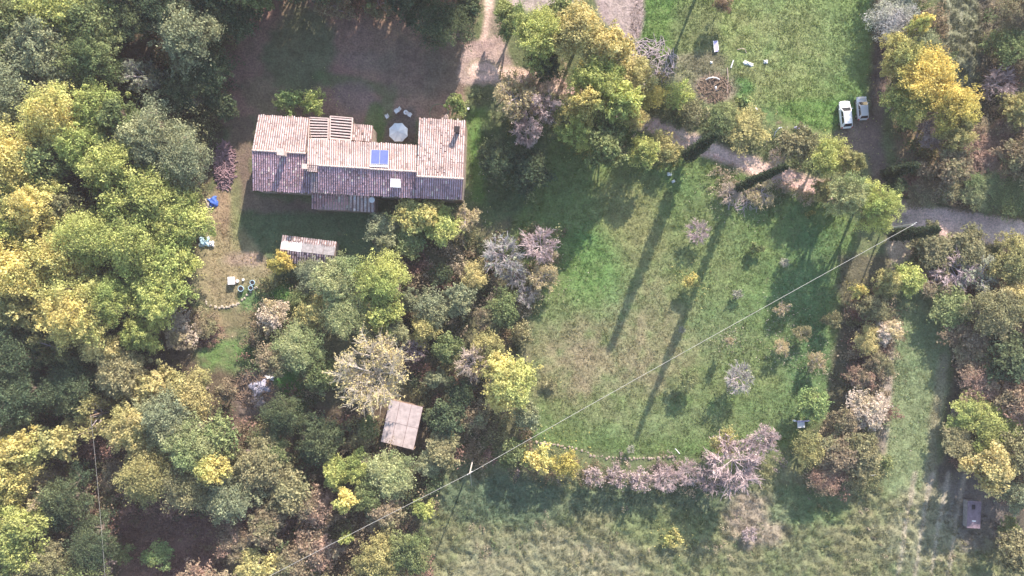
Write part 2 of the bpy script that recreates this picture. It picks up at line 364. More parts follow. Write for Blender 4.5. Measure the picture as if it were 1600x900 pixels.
# rough field at the bottom
fld = [(690, 735), (900, 735), (1240, 735), (1380, 770), (1500, 780), (1560, 850), (1700, 1000), (1700, 1600), (600, 1600), (660, 800)]
lay(poly(fld, 16, 20), (0.145, 0.165, 0.08)); lay(poly([(740, 850), (860, 825), (990, 855), (1030, 1000), (600, 1100), (710, 885)], 30, 30), (0.26, 0.25, 0.17), 0.55)
lay(poly(fld, 16, 20), (0.21, 0.185, 0.12), .38, .9); lay(blob(1180, 810, 50, 40), (0.30, 0.23, 0.2), 0.7); lay(blob(1040, 820, 90, 30), (0.15, 0.19, 0.08), 0.6); lay(blob(1440, 830, 60, 60), (0.25, 0.24, 0.16), 0.6)
lay(poly([(690, 745), (1130, 760), (1140, 800), (960, 800), (820, 820), (690, 800)], 20, 30), (0.085, 0.125, 0.07), 0.75); lay(blob(780, 780, 90, 35), (0.08, 0.12, 0.075), 0.5); lay(blob(1260, 790, 60, 30), (0.11, 0.17, 0.07), 0.7)  # first two: hedge shadow painted into the field as darker green
lay(blob(1525, 800, 45, 60), (0.16, 0.14, 0.13), 0.8)
for k in range(4):
    x0 = 1400 + k * 26; lay(line([(x0 - 6, 960), (x0 + 14, 820), (x0 + 30, 740)], 3, 4, 3), (0.36, 0.31, 0.25), 0.7)
for k in range(3):
    x0 = 1478 + k * 18; lay(line([(x0, 190), (x0 + 2, 90), (x0 + 6, -20)], 2, 3, 5), (0.27, 0.27, 0.2), 0.6)
lay(poly([(185, 780), (330, 785), (345, 900), (190, 930)], 20, 30), RED); lay(blob(480, 860, 60, 40), RED, 0.7)
rough = np.clip(poly(fld, 20, 20) + poly([(1470, -60), (1550, -60), (1530, 120), (1530, 220), (1480, 190), (1460, 60)], 10, 10) + 0.35 * poly([(1000, 90), (1130, 110), (1120, 170), (1000, 170)], 20, 20), 0, 1)
Z = (fbm(PX, PY, 60, 61) - 0.5) * 0.35 + rough * ((1 - np.abs(2 * fbm(PX + wob * 60, PY + wob * 60, 20, 71) - 1) - 0.6) * 0.5 + (vnoise(PX, PY, 8, 75) - 0.5) * 0.28)
Z += (vnoise(PX, PY, 7, 77) - 0.5) * 0.07
flat = np.clip(seg_dist(PX, PY, [(420, 240), (700, 250)]) / 120, 0, 1); Z *= np.where(flat < 1, np.clip(flat - 0.5, 0, 1) * 2, 1)
Z *= np.clip(np.minimum(seg_dist(PX, PY, TRACK) / 45, 1), 0.25, 1)
Z[np.abs(X) > 95] = 0; Z[np.abs(Y) > 56] = 0
ny, nx = X.shape
idx = np.arange(nx * ny).reshape(ny, nx)
F = np.stack([idx[:-1, :-1], idx[:-1, 1:], idx[1:, 1:], idx[1:, :-1]], -1).reshape(-1, 4)
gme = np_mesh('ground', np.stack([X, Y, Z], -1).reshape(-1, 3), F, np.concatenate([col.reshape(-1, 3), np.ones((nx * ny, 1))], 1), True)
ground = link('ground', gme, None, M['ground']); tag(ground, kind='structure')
def ground_at(px, py):
    i = np.clip(np.searchsorted(GX, (np.asarray(px) - 800) / 10), 0, nx - 1); j = np.clip(np.searchsorted(GY, (450 - np.asarray(py)) / 10), 0, ny - 1)
    return col[j, i], Z[j, i], rough[j, i]

# ------------------------------------------------------------------ foliage building blocks
def leaves_at(rng, cen, rad, n, size, nrm_bias=0.65, flat=0.85, stretch=0.9):
    """cen (k,3) clump centres, rad (k,) radii, n leaves each: returns verts, faces, clump index per vertex"""
    k = len(cen); N = k * n
    ci = np.repeat(np.arange(k), n)
    d = rng.normal(size=(N, 3)); d[:, 2] = np.abs(d[:, 2]) * 0.9 + 0.1 * d[:, 2] - 0.25; d /= np.linalg.norm(d, axis=1)[:, None] + 1e-9
    rr = rad[ci] * (0.25 + 0.95 * rng.rand(N) ** 0.8)
    ax = rng.normal(size=(k, 3)) * np.array([1, 1, 0.45]) + cen * np.array([0.25, 0.25, 0]) * (1 if stretch > 0.5 else 0)
    ax /= np.linalg.norm(ax, axis=1)[:, None] + 1e-9
    off = d * rr[:, None] * np.array([1, 1, flat]); al = (off * ax[ci]).sum(1)
    off = off * (1 - 0.18 * stretch) + ax[ci] * (al * stretch)[:, None]
    p = cen[ci] + off
    nn = d * nrm_bias + rng.normal(size=(N, 3)) * 0.6 + np.array([0, 0, 0.25]); nn /= np.linalg.norm(nn, axis=1)[:, None]
    a = np.cross(nn, rng.normal(size=(N, 3))); a /= np.linalg.norm(a, axis=1)[:, None] + 1e-9
    b = np.cross(nn, a); s = size * (0.6 + 0.8 * rng.rand(N))[:, None]
    V = np.stack([p - a * s, p - b * s * 0.55, p + a * s, p + b * s * 0.55], 1).reshape(-1, 3)
    F = np.arange(N * 4).reshape(-1, 4)
    return V, F, np.repeat(ci, 4), np.repeat(rng.rand(N), 4)

def tube_np(a, b, r0, r1, n=3):
    """many thin cones: a,b (m,3)"""
    m = len(a); d = b - a; L = np.linalg.norm(d, axis=1)[:, None] + 1e-9; d = d / L
    u = np.cross(d, np.where(np.abs(d[:, 2:3]) > 0.9, np.array([[1., 0, 0]]), np.array([[0, 0, 1.]]))); u /= np.linalg.norm(u, axis=1)[:, None] + 1e-9
    v = np.cross(d, u); V = []
    for e, r in ((a, r0), (b, r1)):
        for i in range(n):
            t = 2 * math.pi * i / n; V.append(e + (u * math.cos(t) + v * math.sin(t)) * np.asarray(r).reshape(-1, 1))
    V = np.stack(V, 1).reshape(-1, 3)
    o = np.arange(m)[:, None] * 2 * n
    F = np.concatenate([np.stack([o[:, 0] + i, o[:, 0] + (i + 1) % n, o[:, 0] + n + (i + 1) % n, o[:, 0] + n + i], 1) for i in range(n)])
    return V, F

def cat_geo(parts):
    V = []; F = []; Cc = []; o = 0
    for v, f, c in parts:
        V.append(v); F.append(f + o); Cc.append(c); o += len(v)
    return np.concatenate(V), np.concatenate(F), np.concatenate(Cc)

def make_tree_meshes(seed, Rr, Ht, nclump, nleaf, leaf, rc, cb=0.35, dome=0.75, twig=True, name='tree'):
    """trunk mesh and crown mesh; the crown is several uneven boughs, each a spray of leaf clumps, with gaps between"""
    rng = np.random.RandomState(seed)
    kf = rng.uniform(0.75, 1.3); leaf *= kf; nleaf = int(nleaf / kf ** 1.2); k2 = rng.uniform(0.8, 1.3); rc *= k2; nclump = int(nclump / k2 ** 1.3)
    nb = int(np.clip(4 + Rr * 1.5 + rng.randint(0, 3), 4, 13))
    bt = np.arange(nb) * 2.4 + rng.rand(nb) * 0.9; bq = np.sqrt((np.arange(nb) + 0.35) / nb) * (0.60 + 0.16 * rng.rand(nb))
    bc = np.stack([bq * Rr * np.cos(bt), bq * Rr * np.sin(bt), Ht * (cb + (1 - cb) * (0.86 - 0.75 * bq ** 1.6) * (0.75 + 0.3 * rng.rand(nb)))], 1)
    brad = Rr * (0.30 + 0.17 * rng.rand(nb)) * (1.15 if Rr < 2.5 else 1.0)
    bi = rng.choice(nb, nclump, p=brad ** 2 / (brad ** 2).sum())
    d = rng.normal(size=(nclump, 3)); d[:, 2] = np.where(rng.rand(nclump) < 0.72, np.abs(d[:, 2]), d[:, 2]); d /= np.linalg.norm(d, axis=1)[:, None]
    ln = rng.rand(nclump) ** 0.45 * np.where(rng.rand(nclump) < 0.14, 1.28, 1.0)
    cen = bc[bi] + d * (brad[bi] * ln)[:, None] * np.array([1, 1, min(1.15, 0.42 * Ht * (1 - cb) / Rr + 0.35)])
    cen[:, 2] = np.clip(cen[:, 2], rc * 0.5, Ht - rc * 0.3)
    rcs = rc * (0.5 + 0.75 * rng.rand(nclump))
    V, F, ci, lr = leaves_at(rng, cen, rcs, nleaf, leaf)
    hb = np.clip(rng.normal(size=nb) * 0.45 + 0.40, 0, 1)
    hue = np.clip(0.55 * hb[bi] + (vnoise(cen[:, 0] * 10 + seed * 31, cen[:, 1] * 10, Rr * 5, seed + 5) - 0.40) * 1.5 + rng.normal(size=nclump) * 0.17, 0, 1)
    br = 0.72 + 0.56 * rng.rand(nclump)
    A = np.clip(hue[ci] + (lr - 0.5) * 0.4, 0, 1); B = br[ci] * (0.72 + 0.72 * lr)
    colr = np.stack([B, B, B, A], 1)
    crown = np_mesh(name + '_crown', V, F, colr); crown.materials.append(M['foliage'])
    # trunk, limbs, twigs
    nl = max(4, int(5 + Rr)); la = rng.rand(nl) * 6.28; lrad = Rr * (0.35 + 0.3 * rng.rand(nl))
    fork = np.array([0, 0, Ht * max(cb * 0.9, 0.12)])
    le = np.stack([np.cos(la) * lrad, np.sin(la) * lrad, np.full(nl, Ht * (cb + (1 - cb) * 0.4)) + rng.rand(nl) * Ht * 0.12], 1)
    tr = 0.028 * Ht
    segs = [tube_np(np.array([[0, 0, -0.3]]), fork[None], [tr], [tr * 0.75], 8)]
    segs.append(tube_np(fork[None], np.array([[0.1, 0.1, Ht * 0.8]]), [tr * 0.75], [tr * 0.15], 6))
    mid = fork + (le - fork) * 0.5 + np.array([0, 0, -0.02 * Ht])
    segs.append(tube_np(np.repeat(fork[None], nl, 0), mid, np.full(nl, tr * 0.45), np.full(nl, tr * 0.32), 5)); segs.append(tube_np(mid, le, np.full(nl, tr * 0.32), np.full(nl, tr * 0.16), 5))
    if twig:
        ni = np.argmin(np.linalg.norm(cen[:, None, :] - le[None], axis=2), axis=1)
        segs.append(tube_np(le[ni], cen, np.full(nclump, tr * 0.13), np.full(nclump, 0.015), 3))
    Vt = []; Ft = []; o = 0
    for v, f in segs:
        Vt.append(v); Ft.append(f + o); o += len(v)
    trunk = np_mesh(name + '_trunk', np.concatenate(Vt), np.concatenate(Ft), smooth=True)
    return trunk, crown

def make_bare_meshes(seed, Rr, Ht, leafy=0.3, name='bare_tree', n1=8, n2=7, n3=8, thick=1.0, up=0.55, leaf=0.16):
    """a tree whose twigs show: branches in `trunk`, thin twigs and the last leaves in `crown`"""
    rng = np.random.RandomState(seed); tr = 0.02 * Ht * thick
    fork = np.array([[0, 0, Ht * 0.22]])
    def kids(p, d, n, L, spread):
        k = len(p); pi = np.repeat(np.arange(k), n)
        nd = d[pi] + rng.normal(size=(k * n, 3)) * spread; nd[:, 2] = np.abs(nd[:, 2]) * up + 0.12; nd /= np.linalg.norm(nd, axis=1)[:, None]
        return pi, p[pi] + nd * (L * (0.6 + 0.7 * rng.rand(k * n)))[:, None], nd
    a1 = np.arange(n1) * 6.283 / n1 + rng.rand(n1) * 0.7
    d1 = np.stack([np.cos(a1), np.sin(a1), 0.5 + rng.rand(n1) * 0.9], 1); d1 /= np.linalg.norm(d1, axis=1)[:, None]
    st = fork + np.array([0, 0, 1]) * (rng.rand(n1) * Ht * 0.35)[:, None]
    e1 = st + d1 * (Rr * (0.5 + 0.25 * rng.rand(n1)))[:, None]
    S1 = tube_np(st, e1, np.full(n1, tr * 0.55), np.full(n1, tr * 0.25), 5)
    # side shoots start along the limb
    f = 0.35 + 0.65 * rng.rand(n1 * n2); pi = np.repeat(np.arange(n1), n2); p2 = st[pi] + (e1 - st)[pi] * f[:, None]
    nd = d1[pi] + rng.normal(size=(n1 * n2, 3)) * 0.55; nd[:, 2] = np.abs(nd[:, 2]) * up + 0.1; nd /= np.linalg.norm(nd, axis=1)[:, None]
    e2 = p2 + nd * (Rr * 0.36 * (0.6 + 0.7 * rng.rand(len(nd))))[:, None]
    S2 = tube_np(p2, e2, np.full(len(e2), max(tr * 0.22, 0.03)), np.full(len(e2), 0.022), 3)
    pi3 = np.repeat(np.arange(len(e2)), n3); f = 0.3 + 0.7 * rng.rand(len(pi3)); p3 = p2[pi3] + (e2 - p2)[pi3] * f[:, None]
    nd3 = nd[pi3] + rng.normal(size=(len(pi3), 3)) * 0.6; nd3 /= np.linalg.norm(nd3, axis=1)[:, None]
    e3 = p3 + nd3 * (Rr * 0.2 * (0.5 + 0.8 * rng.rand(len(nd3))))[:, None]
    S3 = tube_np(p3, e3, np.full(len(e3), 0.034), np.full(len(e3), 0.016), 3)
    T = [tube_np(np.array([[0, 0, -0.3]]), fork, [tr], [tr * 0.8], 7), tube_np(fork, fork + np.array([[0.1, 0, Ht * 0.45]]), [tr * 0.8], [tr * 0.2], 5), S1, S2]
    Vt = []; Ft = []; o = 0
    for v, f_ in T: Vt.append(v); Ft.append(f_ + o); o += len(v)
    trunk = np_mesh(name + '_trunk', np.concatenate(Vt), np.concatenate(Ft))
    tw = np.ones((len(S3[0]), 4)); tw[:, :3] = (0.9 + 0.3 * rng.rand(len(tw)))[:, None]; tw[:, 3] = 0
    parts = [(S3[0], S3[1], tw)]
    if leafy > 0:
        sel = rng.rand(len(e3)) < leafy; cen = e3[sel]
        V, F, ci, lr = leaves_at(rng, cen, np.full(len(cen), 0.22), 5, leaf)
        B = 0.7 + 0.6 * lr; parts.append((V, F, np.stack([B, B, B, np.ones(len(B))], 1)))
    V, F, Cc = cat_geo(parts)
    crown = np_mesh(name + '_crown', V, F, Cc); crown.materials.append(M['foliage'])
    return trunk, crown

ARCH = {
 'B': [(5.0, 12.0) + make_tree_meshes(100 + i, 5.0, 12.0, 330, 60, 0.15, 0.70, 0.30, name='broad_tree') for i in range(8)],
 'M': [(3.3, 8.0) + make_tree_meshes(200 + i, 3.3, 8.0, 175, 50, 0.145, 0.52, 0.28, name='tree') for i in range(8)],
 'S': [(2.0, 3.0) + make_tree_meshes(300 + i, 2.0, 3.0, 80, 48, 0.11, 0.38, 0.15, name='shrub') for i in range(5)],
 's': [(1.0, 1.3) + make_tree_meshes(400 + i, 1.0, 1.3, 15, 45, 0.12, 0.33, 0.15, name='small_shrub') for i in range(4)],
 'T': [(3.0, 5.5) + make_bare_meshes(500 + i, 3.0, 5.5, 0.05, n1=11, n2=10, n3=9) for i in range(4)],
 'W': [(3.6, 8.0) + make_bare_meshes(600 + i, 3.6, 8.0, 0.75, n1=9, n2=9, n3=9) for i in range(4)],
 't': [(1.2, 1.6) + make_bare_meshes(700 + i, 1.2, 1.6, 0.3, n1=8, n2=6, n3=6, leaf=0.09) for i in range(3)],
}
KIND = {'B': ('broadleaf_tree', 'broad tree', 'tree'), 'M': ('broadleaf_tree', 'rounded tree', 'tree'), 'S': ('shrub', 'bushy shrub', 'shrub'), 's': ('small_shrub', 'small shrub', 'shrub'),
        'T': ('bare_tree', 'leafless twiggy tree', 'tree'), 'W': ('thinning_tree', 'half bare tree', 'tree'), 't': ('bare_shrub', 'leafless small bush', 'shrub')}
# palette: main colour, second colour, words
PAL = {
 'Y': ((0.66, 0.57, 0.23), (0.43, 0.46, 0.18), 'bright yellow'), 'y': ((0.50, 0.45, 0.20), (0.27, 0.28, 0.13), 'dull yellow'),
 'L': ((0.50, 0.52, 0.19), (0.28, 0.34, 0.12), 'yellow green'), 'l': ((0.23, 0.32, 0.13), (0.34, 0.38, 0.15), 'fresh green'),
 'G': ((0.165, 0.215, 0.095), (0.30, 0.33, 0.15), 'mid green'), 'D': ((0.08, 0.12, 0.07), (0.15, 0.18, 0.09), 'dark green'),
 'g': ((0.24, 0.275, 0.175), (0.36, 0.37, 0.21), 'grey green'), 'K': ((0.24, 0.24, 0.13), (0.35, 0.32, 0.18), 'olive'),
 'O': ((0.64, 0.52, 0.17), (0.46, 0.43, 0.14), 'orange yellow'), 'B': ((0.31, 0.245, 0.17), (0.27, 0.27, 0.15), 'brown olive'),
 'R': ((0.35, 0.235, 0.185), (0.31, 0.27, 0.17), 'russet brown'), 'P': ((0.54, 0.44, 0.45), (0.46, 0.38, 0.37), 'pinkish grey'),
 'T': ((0.62, 0.53, 0.45), (0.50, 0.43, 0.25), 'pale tan'), 'A': ((0.50, 0.48, 0.48), (0.40, 0.42, 0.3), 'ash grey'),
 'w': ((0.58, 0.50, 0.24), (0.42, 0.40, 0.18), 'straw yellow'),
 'c': ((0.40, 0.42, 0.22), (0.22, 0.28, 0.13), 'pale creamy green'),
}
nplant = {}
def plant(px, py, rpx, h, a, pal, phrase, group=None):
    va = ARCH[a]; Rr, Ht, tm, cm = va[(nplant.setdefault(a, 0)) % len(va)]; nplant[a] += 1
    nm, words, cat = KIND[a]; c1, c2, dw = PAL[pal]
    zc = h * 0.62; q = P(px, py, zc); gx, gy = q.x, q.y
    s = rpx * 0.1 * (1 - zc / H) / Rr * ((1.2 if px < 420 and a == 'B' else 1.06) if a in 'BMSs' else 1.0)
    root = thing(nm, f'{dw} {words} {phrase}', cat, (gx, gy, 0), rnd.random() * 6.28, group)
    for n_, me in (('trunk' if a in 'BMTW' else 'stem', tm), ('crown' if a in 'BMTW' else 'foliage', cm)):
        o = bpy.data.objects.new(n_, me); C.objects.link(o); o.parent = root; o.scale = (s, s, h / Ht)
        if n_ in ('crown', 'foliage'):
            j = rnd.uniform(0.88, 1.12)
            o.color = tuple(v * j for v in c1) + (1,); o['tint'] = tuple(v * j for v in c2)
        elif not me.materials:
            me.materials.append(M['grey_bark'] if a in 'TWt' else M['bark'])
    return root
# ------------------------------------------------------------------ trees and shrubs: photo x, y, crown radius (0.1 m), height (m), build, palette, where
TREES = [
 # woods at the upper left
 (25,35,46,13,'B','G','in the top left corner of the woods'), (95,22,50,13,'B','L','on the top edge beside the top left corner'),
 (150,40,44,13,'B','G','on the top edge, third crown from the left corner'), (72,92,52,14,'B','g','below the top left corner crowns'),
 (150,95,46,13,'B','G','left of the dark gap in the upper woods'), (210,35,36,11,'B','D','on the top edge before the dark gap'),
 (25,150,50,13,'B','g','on the left edge above the yellow crowns'), (90,155,30,12,'M','K','just above the bright yellow crown'),
 (102,185,46,15,'B','Y','standing out at the top of the yellow woods'), (158,180,40,13,'B','L','right of the brightest crown in the upper woods'),
 (265,20,40,12,'B','D','on the top edge right of the dark gap'), (298,62,44,14,'B','g','reaching over the dark gap in the upper woods'),
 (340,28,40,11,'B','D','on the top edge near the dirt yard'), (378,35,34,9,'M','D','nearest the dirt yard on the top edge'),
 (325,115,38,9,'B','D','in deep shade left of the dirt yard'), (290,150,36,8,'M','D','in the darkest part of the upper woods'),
 (348,165,26,6,'M','D','along the shady left side of the dirt yard'), (225,120,34,10,'W','A','inside the dark gap of the upper woods'),
 (245,215,50,13,'B','g','left of the log pile, upper of two alike'), (292,250,44,12,'B','g','left of the log pile, lower of two alike'),
 (200,195,34,13,'M','G','between the yellow crown and the grey green pair'),
 (24,245,52,16,'B','Y','on the left edge, highest of the yellow ones there'), (78,258,38,14,'M','G','behind the yellow crown on the left edge'),
 (135,235,38,14,'B','L','just below the brightest crown'), (182,262,42,14,'B','L','left of the grey green pair'),
 (240,305,46,13,'B','L','below the grey green pair'), (288,340,42,11,'B','L','beside the blue tarpaulin'),
 (200,325,36,12,'M','L','between two yellow green crowns level with the blue tarpaulin'), (65,325,48,15,'B','Y','in the yellow woods left of the blue tarpaulin'),
 (18,345,40,15,'B','L','on the left edge under the yellow ones'), (112,325,34,12,'M','K','in the middle of the yellow woods'),
 (150,372,46,14,'B','L','in the middle of the left woods'), (215,385,46,14,'B','L','straight left of the pale blue tub heap'),
 (268,405,42,11,'B','L','at the edge of the sandy garden'), (35,420,48,15,'B','Y','on the left edge halfway down'),
 (98,400,42,14,'B','Y','between the middle yellow crowns'), (250,455,44,12,'B','L','left of the round garden edging'),
 (122,488,54,15,'B','Y','largest below the middle of the left woods'), (185,470,38,13,'B','L','right of the largest lower yellow crown'),
 (40,485,36,12,'M','y','left of the largest lower yellow crown'), (85,545,36,12,'W','y','under the largest lower yellow crown'),
 (165,540,34,11,'M','w','right below the largest lower yellow crown'), (225,520,34,10,'M','L','on the shady edge above the red clearing bush'),
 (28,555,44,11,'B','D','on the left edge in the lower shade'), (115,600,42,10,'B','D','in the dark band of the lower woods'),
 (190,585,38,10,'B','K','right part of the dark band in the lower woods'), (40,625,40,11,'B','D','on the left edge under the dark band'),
 # garden and lower left
 (280,515,34,2.2,'S','T','on the tan slope below the round garden edging'), (320,505,22,1.8,'S','B','beside the stone garden edging'),
 (300,615,36,9,'B','w','at the foot of the garden slope'), (240,605,38,9,'M','w','at the left foot of the garden slope'),
 (355,610,18,6,'M','B','left of the rubbish heap'), (150,650,38,11,'W','w','on the rim of the dark hollow, lower woods'),
 (215,672,38,12,'B','w','with sunlit tan twigs in the lower left woods'), (262,650,42,12,'B','g','topmost of the pale lower left group'),
 (300,690,42,12,'B','c','middle of the pale lower left group'), (345,680,36,10,'M','G','right end of the pale lower left group'),
 (240,738,44,11,'B','y','lower end of the pale lower left group'), (300,750,40,10,'B','K','just above the red brown clearing'),
 (338,728,26,12,'M','Y','small crown glowing in the lower left group'), (400,725,40,9,'B','K','under the shaded hollow left of the shack'),
 (365,775,38,9,'B','g','at the upper right rim of the red brown clearing'), (48,700,36,12,'M','Y','left edge of the lower woods, top one'),
 (15,745,42,13,'B','Y','on the left edge near the lower corner'), (62,765,32,11,'W','T','among the yellow crowns of the lower left edge'),
 (25,835,52,13,'B','L','filling the bottom left corner'), (75,880,38,10,'B','K','on the bottom edge next to the corner'),
 (95,690,32,10,'M','y','beside the dark hollow at the lower left'), (112,775,42,10,'B','D','in the lower left hollow, left one'),
 (150,845,40,9,'B','D','in the lower left hollow, right one'), (185,740,26,6,'M','B','where the thin cable passes'),
 (250,868,26,3,'S','l','alone in the red brown clearing'), (190,860,20,3,'S','G','at the left rim of the red brown clearing'),
 (150,892,26,7,'W','P','on the bottom edge left of the clearing'), (372,850,36,6,'M','R','right of the red brown clearing'),
 (415,820,34,7,'M','B','below right of the red brown clearing'), (400,885,34,7,'M','y','on the bottom edge by the power cable'),
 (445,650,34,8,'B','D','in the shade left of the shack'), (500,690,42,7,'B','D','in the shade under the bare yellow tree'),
 (455,765,36,7,'M','K','left of the narrow pale tree'), (495,790,34,6,'M','R','below left of the narrow pale tree'),
 (530,735,26,8,'M','L','above the narrow pale tree'), (543,780,18,10,'M','Y','narrow and pale in the lower middle'),
 (605,738,42,7,'B','c','hanging over the lower end of the shack'), (575,770,30,7,'M','G','between the narrow pale tree and the cable'),
 (672,722,24,5,'M','g','at the right corner of the shack'), (690,700,32,6,'M','K','left of the white power pole'),
 (700,650,30,6,'M','D','right of the shack in the shade'), (543,835,10,6,'s','L','right under the power cable'),
 (592,870,38,8,'B','y','on the bottom edge, left of the field'), (640,862,36,8,'B','G','at the left corner of the bottom field'),
 (500,855,36,6,'M','R','on the bottom edge below the cable'), (460,880,32,6,'M','B','on the bottom edge right beside the cable'),
 (600,800,32,6,'M','B','just below the power cable'), (662,795,18,6,'M','L','touching the power cable near the pole'),
 (560,690,22,3,'S','B','left of the shack'), (575,668,18,3.5,'S','l','by the left side of the shack'),
 (425,700,30,7,'M','G','in the hollow left of the shack'), (560,730,26,7,'M','L','left above the pale tree at the shack'),
 # around the shed and middle wood
 (530,440,46,10,'B','c','right of the tiled shed'), (588,440,46,10,'B','L','front of the house, largest in the middle'),
 (545,490,42,9,'B','c','below the big middle tree'), (600,487,32,9,'M','L','at the lower right of the big middle tree'),
 (492,492,28,7,'M','y','at the lower left of the big middle tree'), (468,545,42,8,'B','c','left of the bare yellow tree'),
 (428,495,26,5,'M','T','in the shade below the shed'), (430,560,30,7,'M','B','right of the bright green grass patch'),
 (500,585,30,7,'M','G','between the rubbish heap and the bare yellow tree'), (441,412,19,5,'M','O','covering the lower left corner of the shed'),
 (485,428,26,4,'M','g','under the shaded side of the shed'), (467,470,18,3,'S','G','in the dark patch below the orange tree'),
 (405,520,20,3,'S','B','near the lower right of the stone edging'),
 (598,362,32,5,'M','g','in front of the house, leftmost'), (655,338,38,6.5,'M','Y','in front of the farmhouse wall'),
 (690,352,32,6,'M','L','in front of the house, second from the right'), (727,340,26,6,'W','T','at the right front corner of the house'),
 (640,372,30,4.5,'M','G','below the yellow one in front of the house'), (600,390,18,3,'S','G','between the house trees and the shed'),
 (675,480,30,6,'M','g','in the middle wood, grey leaved'), (665,512,24,6,'M','y','left of the tan bare tree'),
 (720,468,26,6,'M','g','beside the bare grey trees, left'), (785,398,40,6,'T','A','topmost of the bare ones in the middle wood'),
 (742,430,24,5,'M','w','left of the bare grey trees'), (845,385,38,6,'T','P','at the meadow edge, nearest the long shadows'),
 (850,432,26,5,'W','T','at the meadow edge below the pink bare tree'), (822,462,22,4,'T','A','low at the left meadow edge'),
 (805,430,26,5,'T','A','between the other bare trees of the middle wood'), (762,500,24,5,'M','B','in the middle wood above the tan bare tree'),
 (650,543,22,5,'T','P','beside the bare yellow tree on its right'), (680,592,17,5,'M','g','right of the shack, pointed'),
 (700,542,24,6,'M','G','left above the tan bare tree'), (738,570,38,8.5,'T','T','touching the brightest yellow tree on its left'),
 (793,600,48,9,'B','Y','brightest one at the lower left meadow corner'), (826,650,22,6,'M','g','under the brightest meadow corner tree'),
 (762,540,28,6,'M','y','above the tan bare tree'), (785,485,28,6,'M','G','at the left rim of the meadow'),
 (815,520,20,4,'S','K','on the left rim of the meadow above the yellow tree'), (676,655,16,4,'M','D','just right of the shack roof'),
 (720,610,24,5,'M','D','between shack and brightest yellow tree'), (620,520,22,6,'M','g','over the bare yellow tree'),
 (640,470,18,5,'M','g','right next to the big middle tree'), (740,650,26,4,'S','B','in the dark right of the shack'), (690,430,18,3,'S','D','in the shade below the house trees'),
 # hedge along the foot of the meadow
 (805,708,26,4.5,'S','G','at the left end of the meadow foot hedge'), (840,714,26,4.5,'S','Y','second from the left in the meadow foot hedge'),
 (882,724,24,4.2,'S','O','third from the left in the meadow foot hedge'), (925,742,20,3.6,'t','P','leftmost leafless one of the meadow foot hedge'),
 (962,744,22,3.8,'t','P','second leafless one of the meadow foot hedge'), (1000,748,24,4,'t','P','third leafless one of the meadow foot hedge'),
 (1040,748,27,4.5,'T','P','middle of the leafless hedge run'), (1075,738,26,3.5,'T','P','next to the white stick in the hedge'),
 (1112,745,32,6,'T','P','left of the great bare tree'), (1150,722,56,9,'T','P','greatest of the bare ones, foot of the meadow'),
 (1192,688,34,6,'T','P','right behind the great bare tree'), (985,702,9,1.2,'t','A','tiny, on the stone edging'), (1130,690,26,6,'W','w','above the great bare tree'),
 # single plants in the meadow
 (1155,590,32,5,'T','A','alone low in the meadow'), (1080,440,14,2.6,'S','Y','alone on the long cypress shadow'),
 (1152,460,10,1.6,'t','A','small one in the middle of the meadow'), (1074,592,18,3,'S','c','alone left of the grey bare tree'),
 (1090,362,24,3,'T','P','alone at the top of the meadow shadows'), (1065,515,8,1.5,'t','A','tiny one on the cypress shadow'),
 (1138,532,8,3.5,'t','T','thin sapling beside the power cable'), (1222,542,16,3,'W','T','second above the white garden seat'),
 (1222,482,14,2.5,'t','T','single one near the cable on the right meadow'), (1278,566,20,4,'W','T','at the right rim of the meadow'),
 (1268,630,26,4.5,'M','l','just above the white garden seat'), (1180,388,12,1.6,'s','G','in the upper right meadow shade'),
 (1255,520,16,3,'W','K','near the right rim of the meadow'), (1300,500,15,3,'S','K','against the shadowed right meadow rim'),
 (1225,410,10,1.4,'t','A','faint one in the upper right meadow'), (860,600,12,1.2,'s','K','by the yellow tree, on the grass'),
 (1140,300,24,2.4,'T','T','by the track at the top of the meadow'), (1190,300,26,2.6,'W','T','by the track right of the second cypress'), (1045,305,8,1.0,'s','G','at the white bags under the cypress'),
 # hedge right of the meadow
 (1415,435,26,5,'M','L','heading the hedge below the track'), (1385,440,24,5,'M','y','second at the head of the hedge'),
 (1341,455,14,3.6,'S','Y','small one on the shady side of the hedge head'), (1365,480,26,4.5,'M','K','upper part of the right meadow hedge'),
 (1385,515,22,4,'M','T','half way down the right meadow hedge'), (1355,530,26,4,'M','w','half way down the right meadow hedge, shady side'),
 (1372,570,24,4,'M','B','with reddish leaves in the right meadow hedge'), (1345,590,22,4,'M','R','russet one in the right meadow hedge'),
 (1350,640,34,4.5,'M','T','near the lower end of the right meadow hedge'), (1322,655,24,4.5,'M','B','right of the white garden seat'),
 (1265,702,28,4.5,'M','y','below the white garden seat'), (1305,705,40,5,'M','B','in the clump at the lower right meadow corner'),
 (1345,705,34,5,'M','K','right part of the lower right meadow clump'), (1290,745,30,4,'M','R','shady underside of the lower right meadow clump'),
 (1335,745,22,3,'S','K','beside the white stick bench'), (1385,720,12,1.4,'s','G','small one at the lower end of the strip field'),
 # along the dirt track, upper middle
 (800,32,32,7,'M','l','right of the narrow path at the top'), (842,62,44,12,'B','L','right of the path fork'),
 (850,100,28,8,'M','D','shady side of the trees by the path fork'),
 (905,52,46,13,'B','w','left of the gravel patch'), (955,78,34,12,'M','w','at the lower tip of the gravel patch'),
 (880,22,30,8,'M','G','on the top edge by the gravel patch'), (930,125,42,12,'B','L','over the dirt track, upper middle'),
 (985,118,38,6,'M','w','where the brushwood begins'), (918,166,30,12,'M','Y','glowing on the dirt track'),
 (968,168,36,11,'M','L','beside the glowing track tree'), (992,190,18,9,'M','w','at the bare stretch of the track'),
 (900,208,28,9,'M','L','below the glowing track tree'), (945,225,36,10,'M','G','in the shade below the track'),
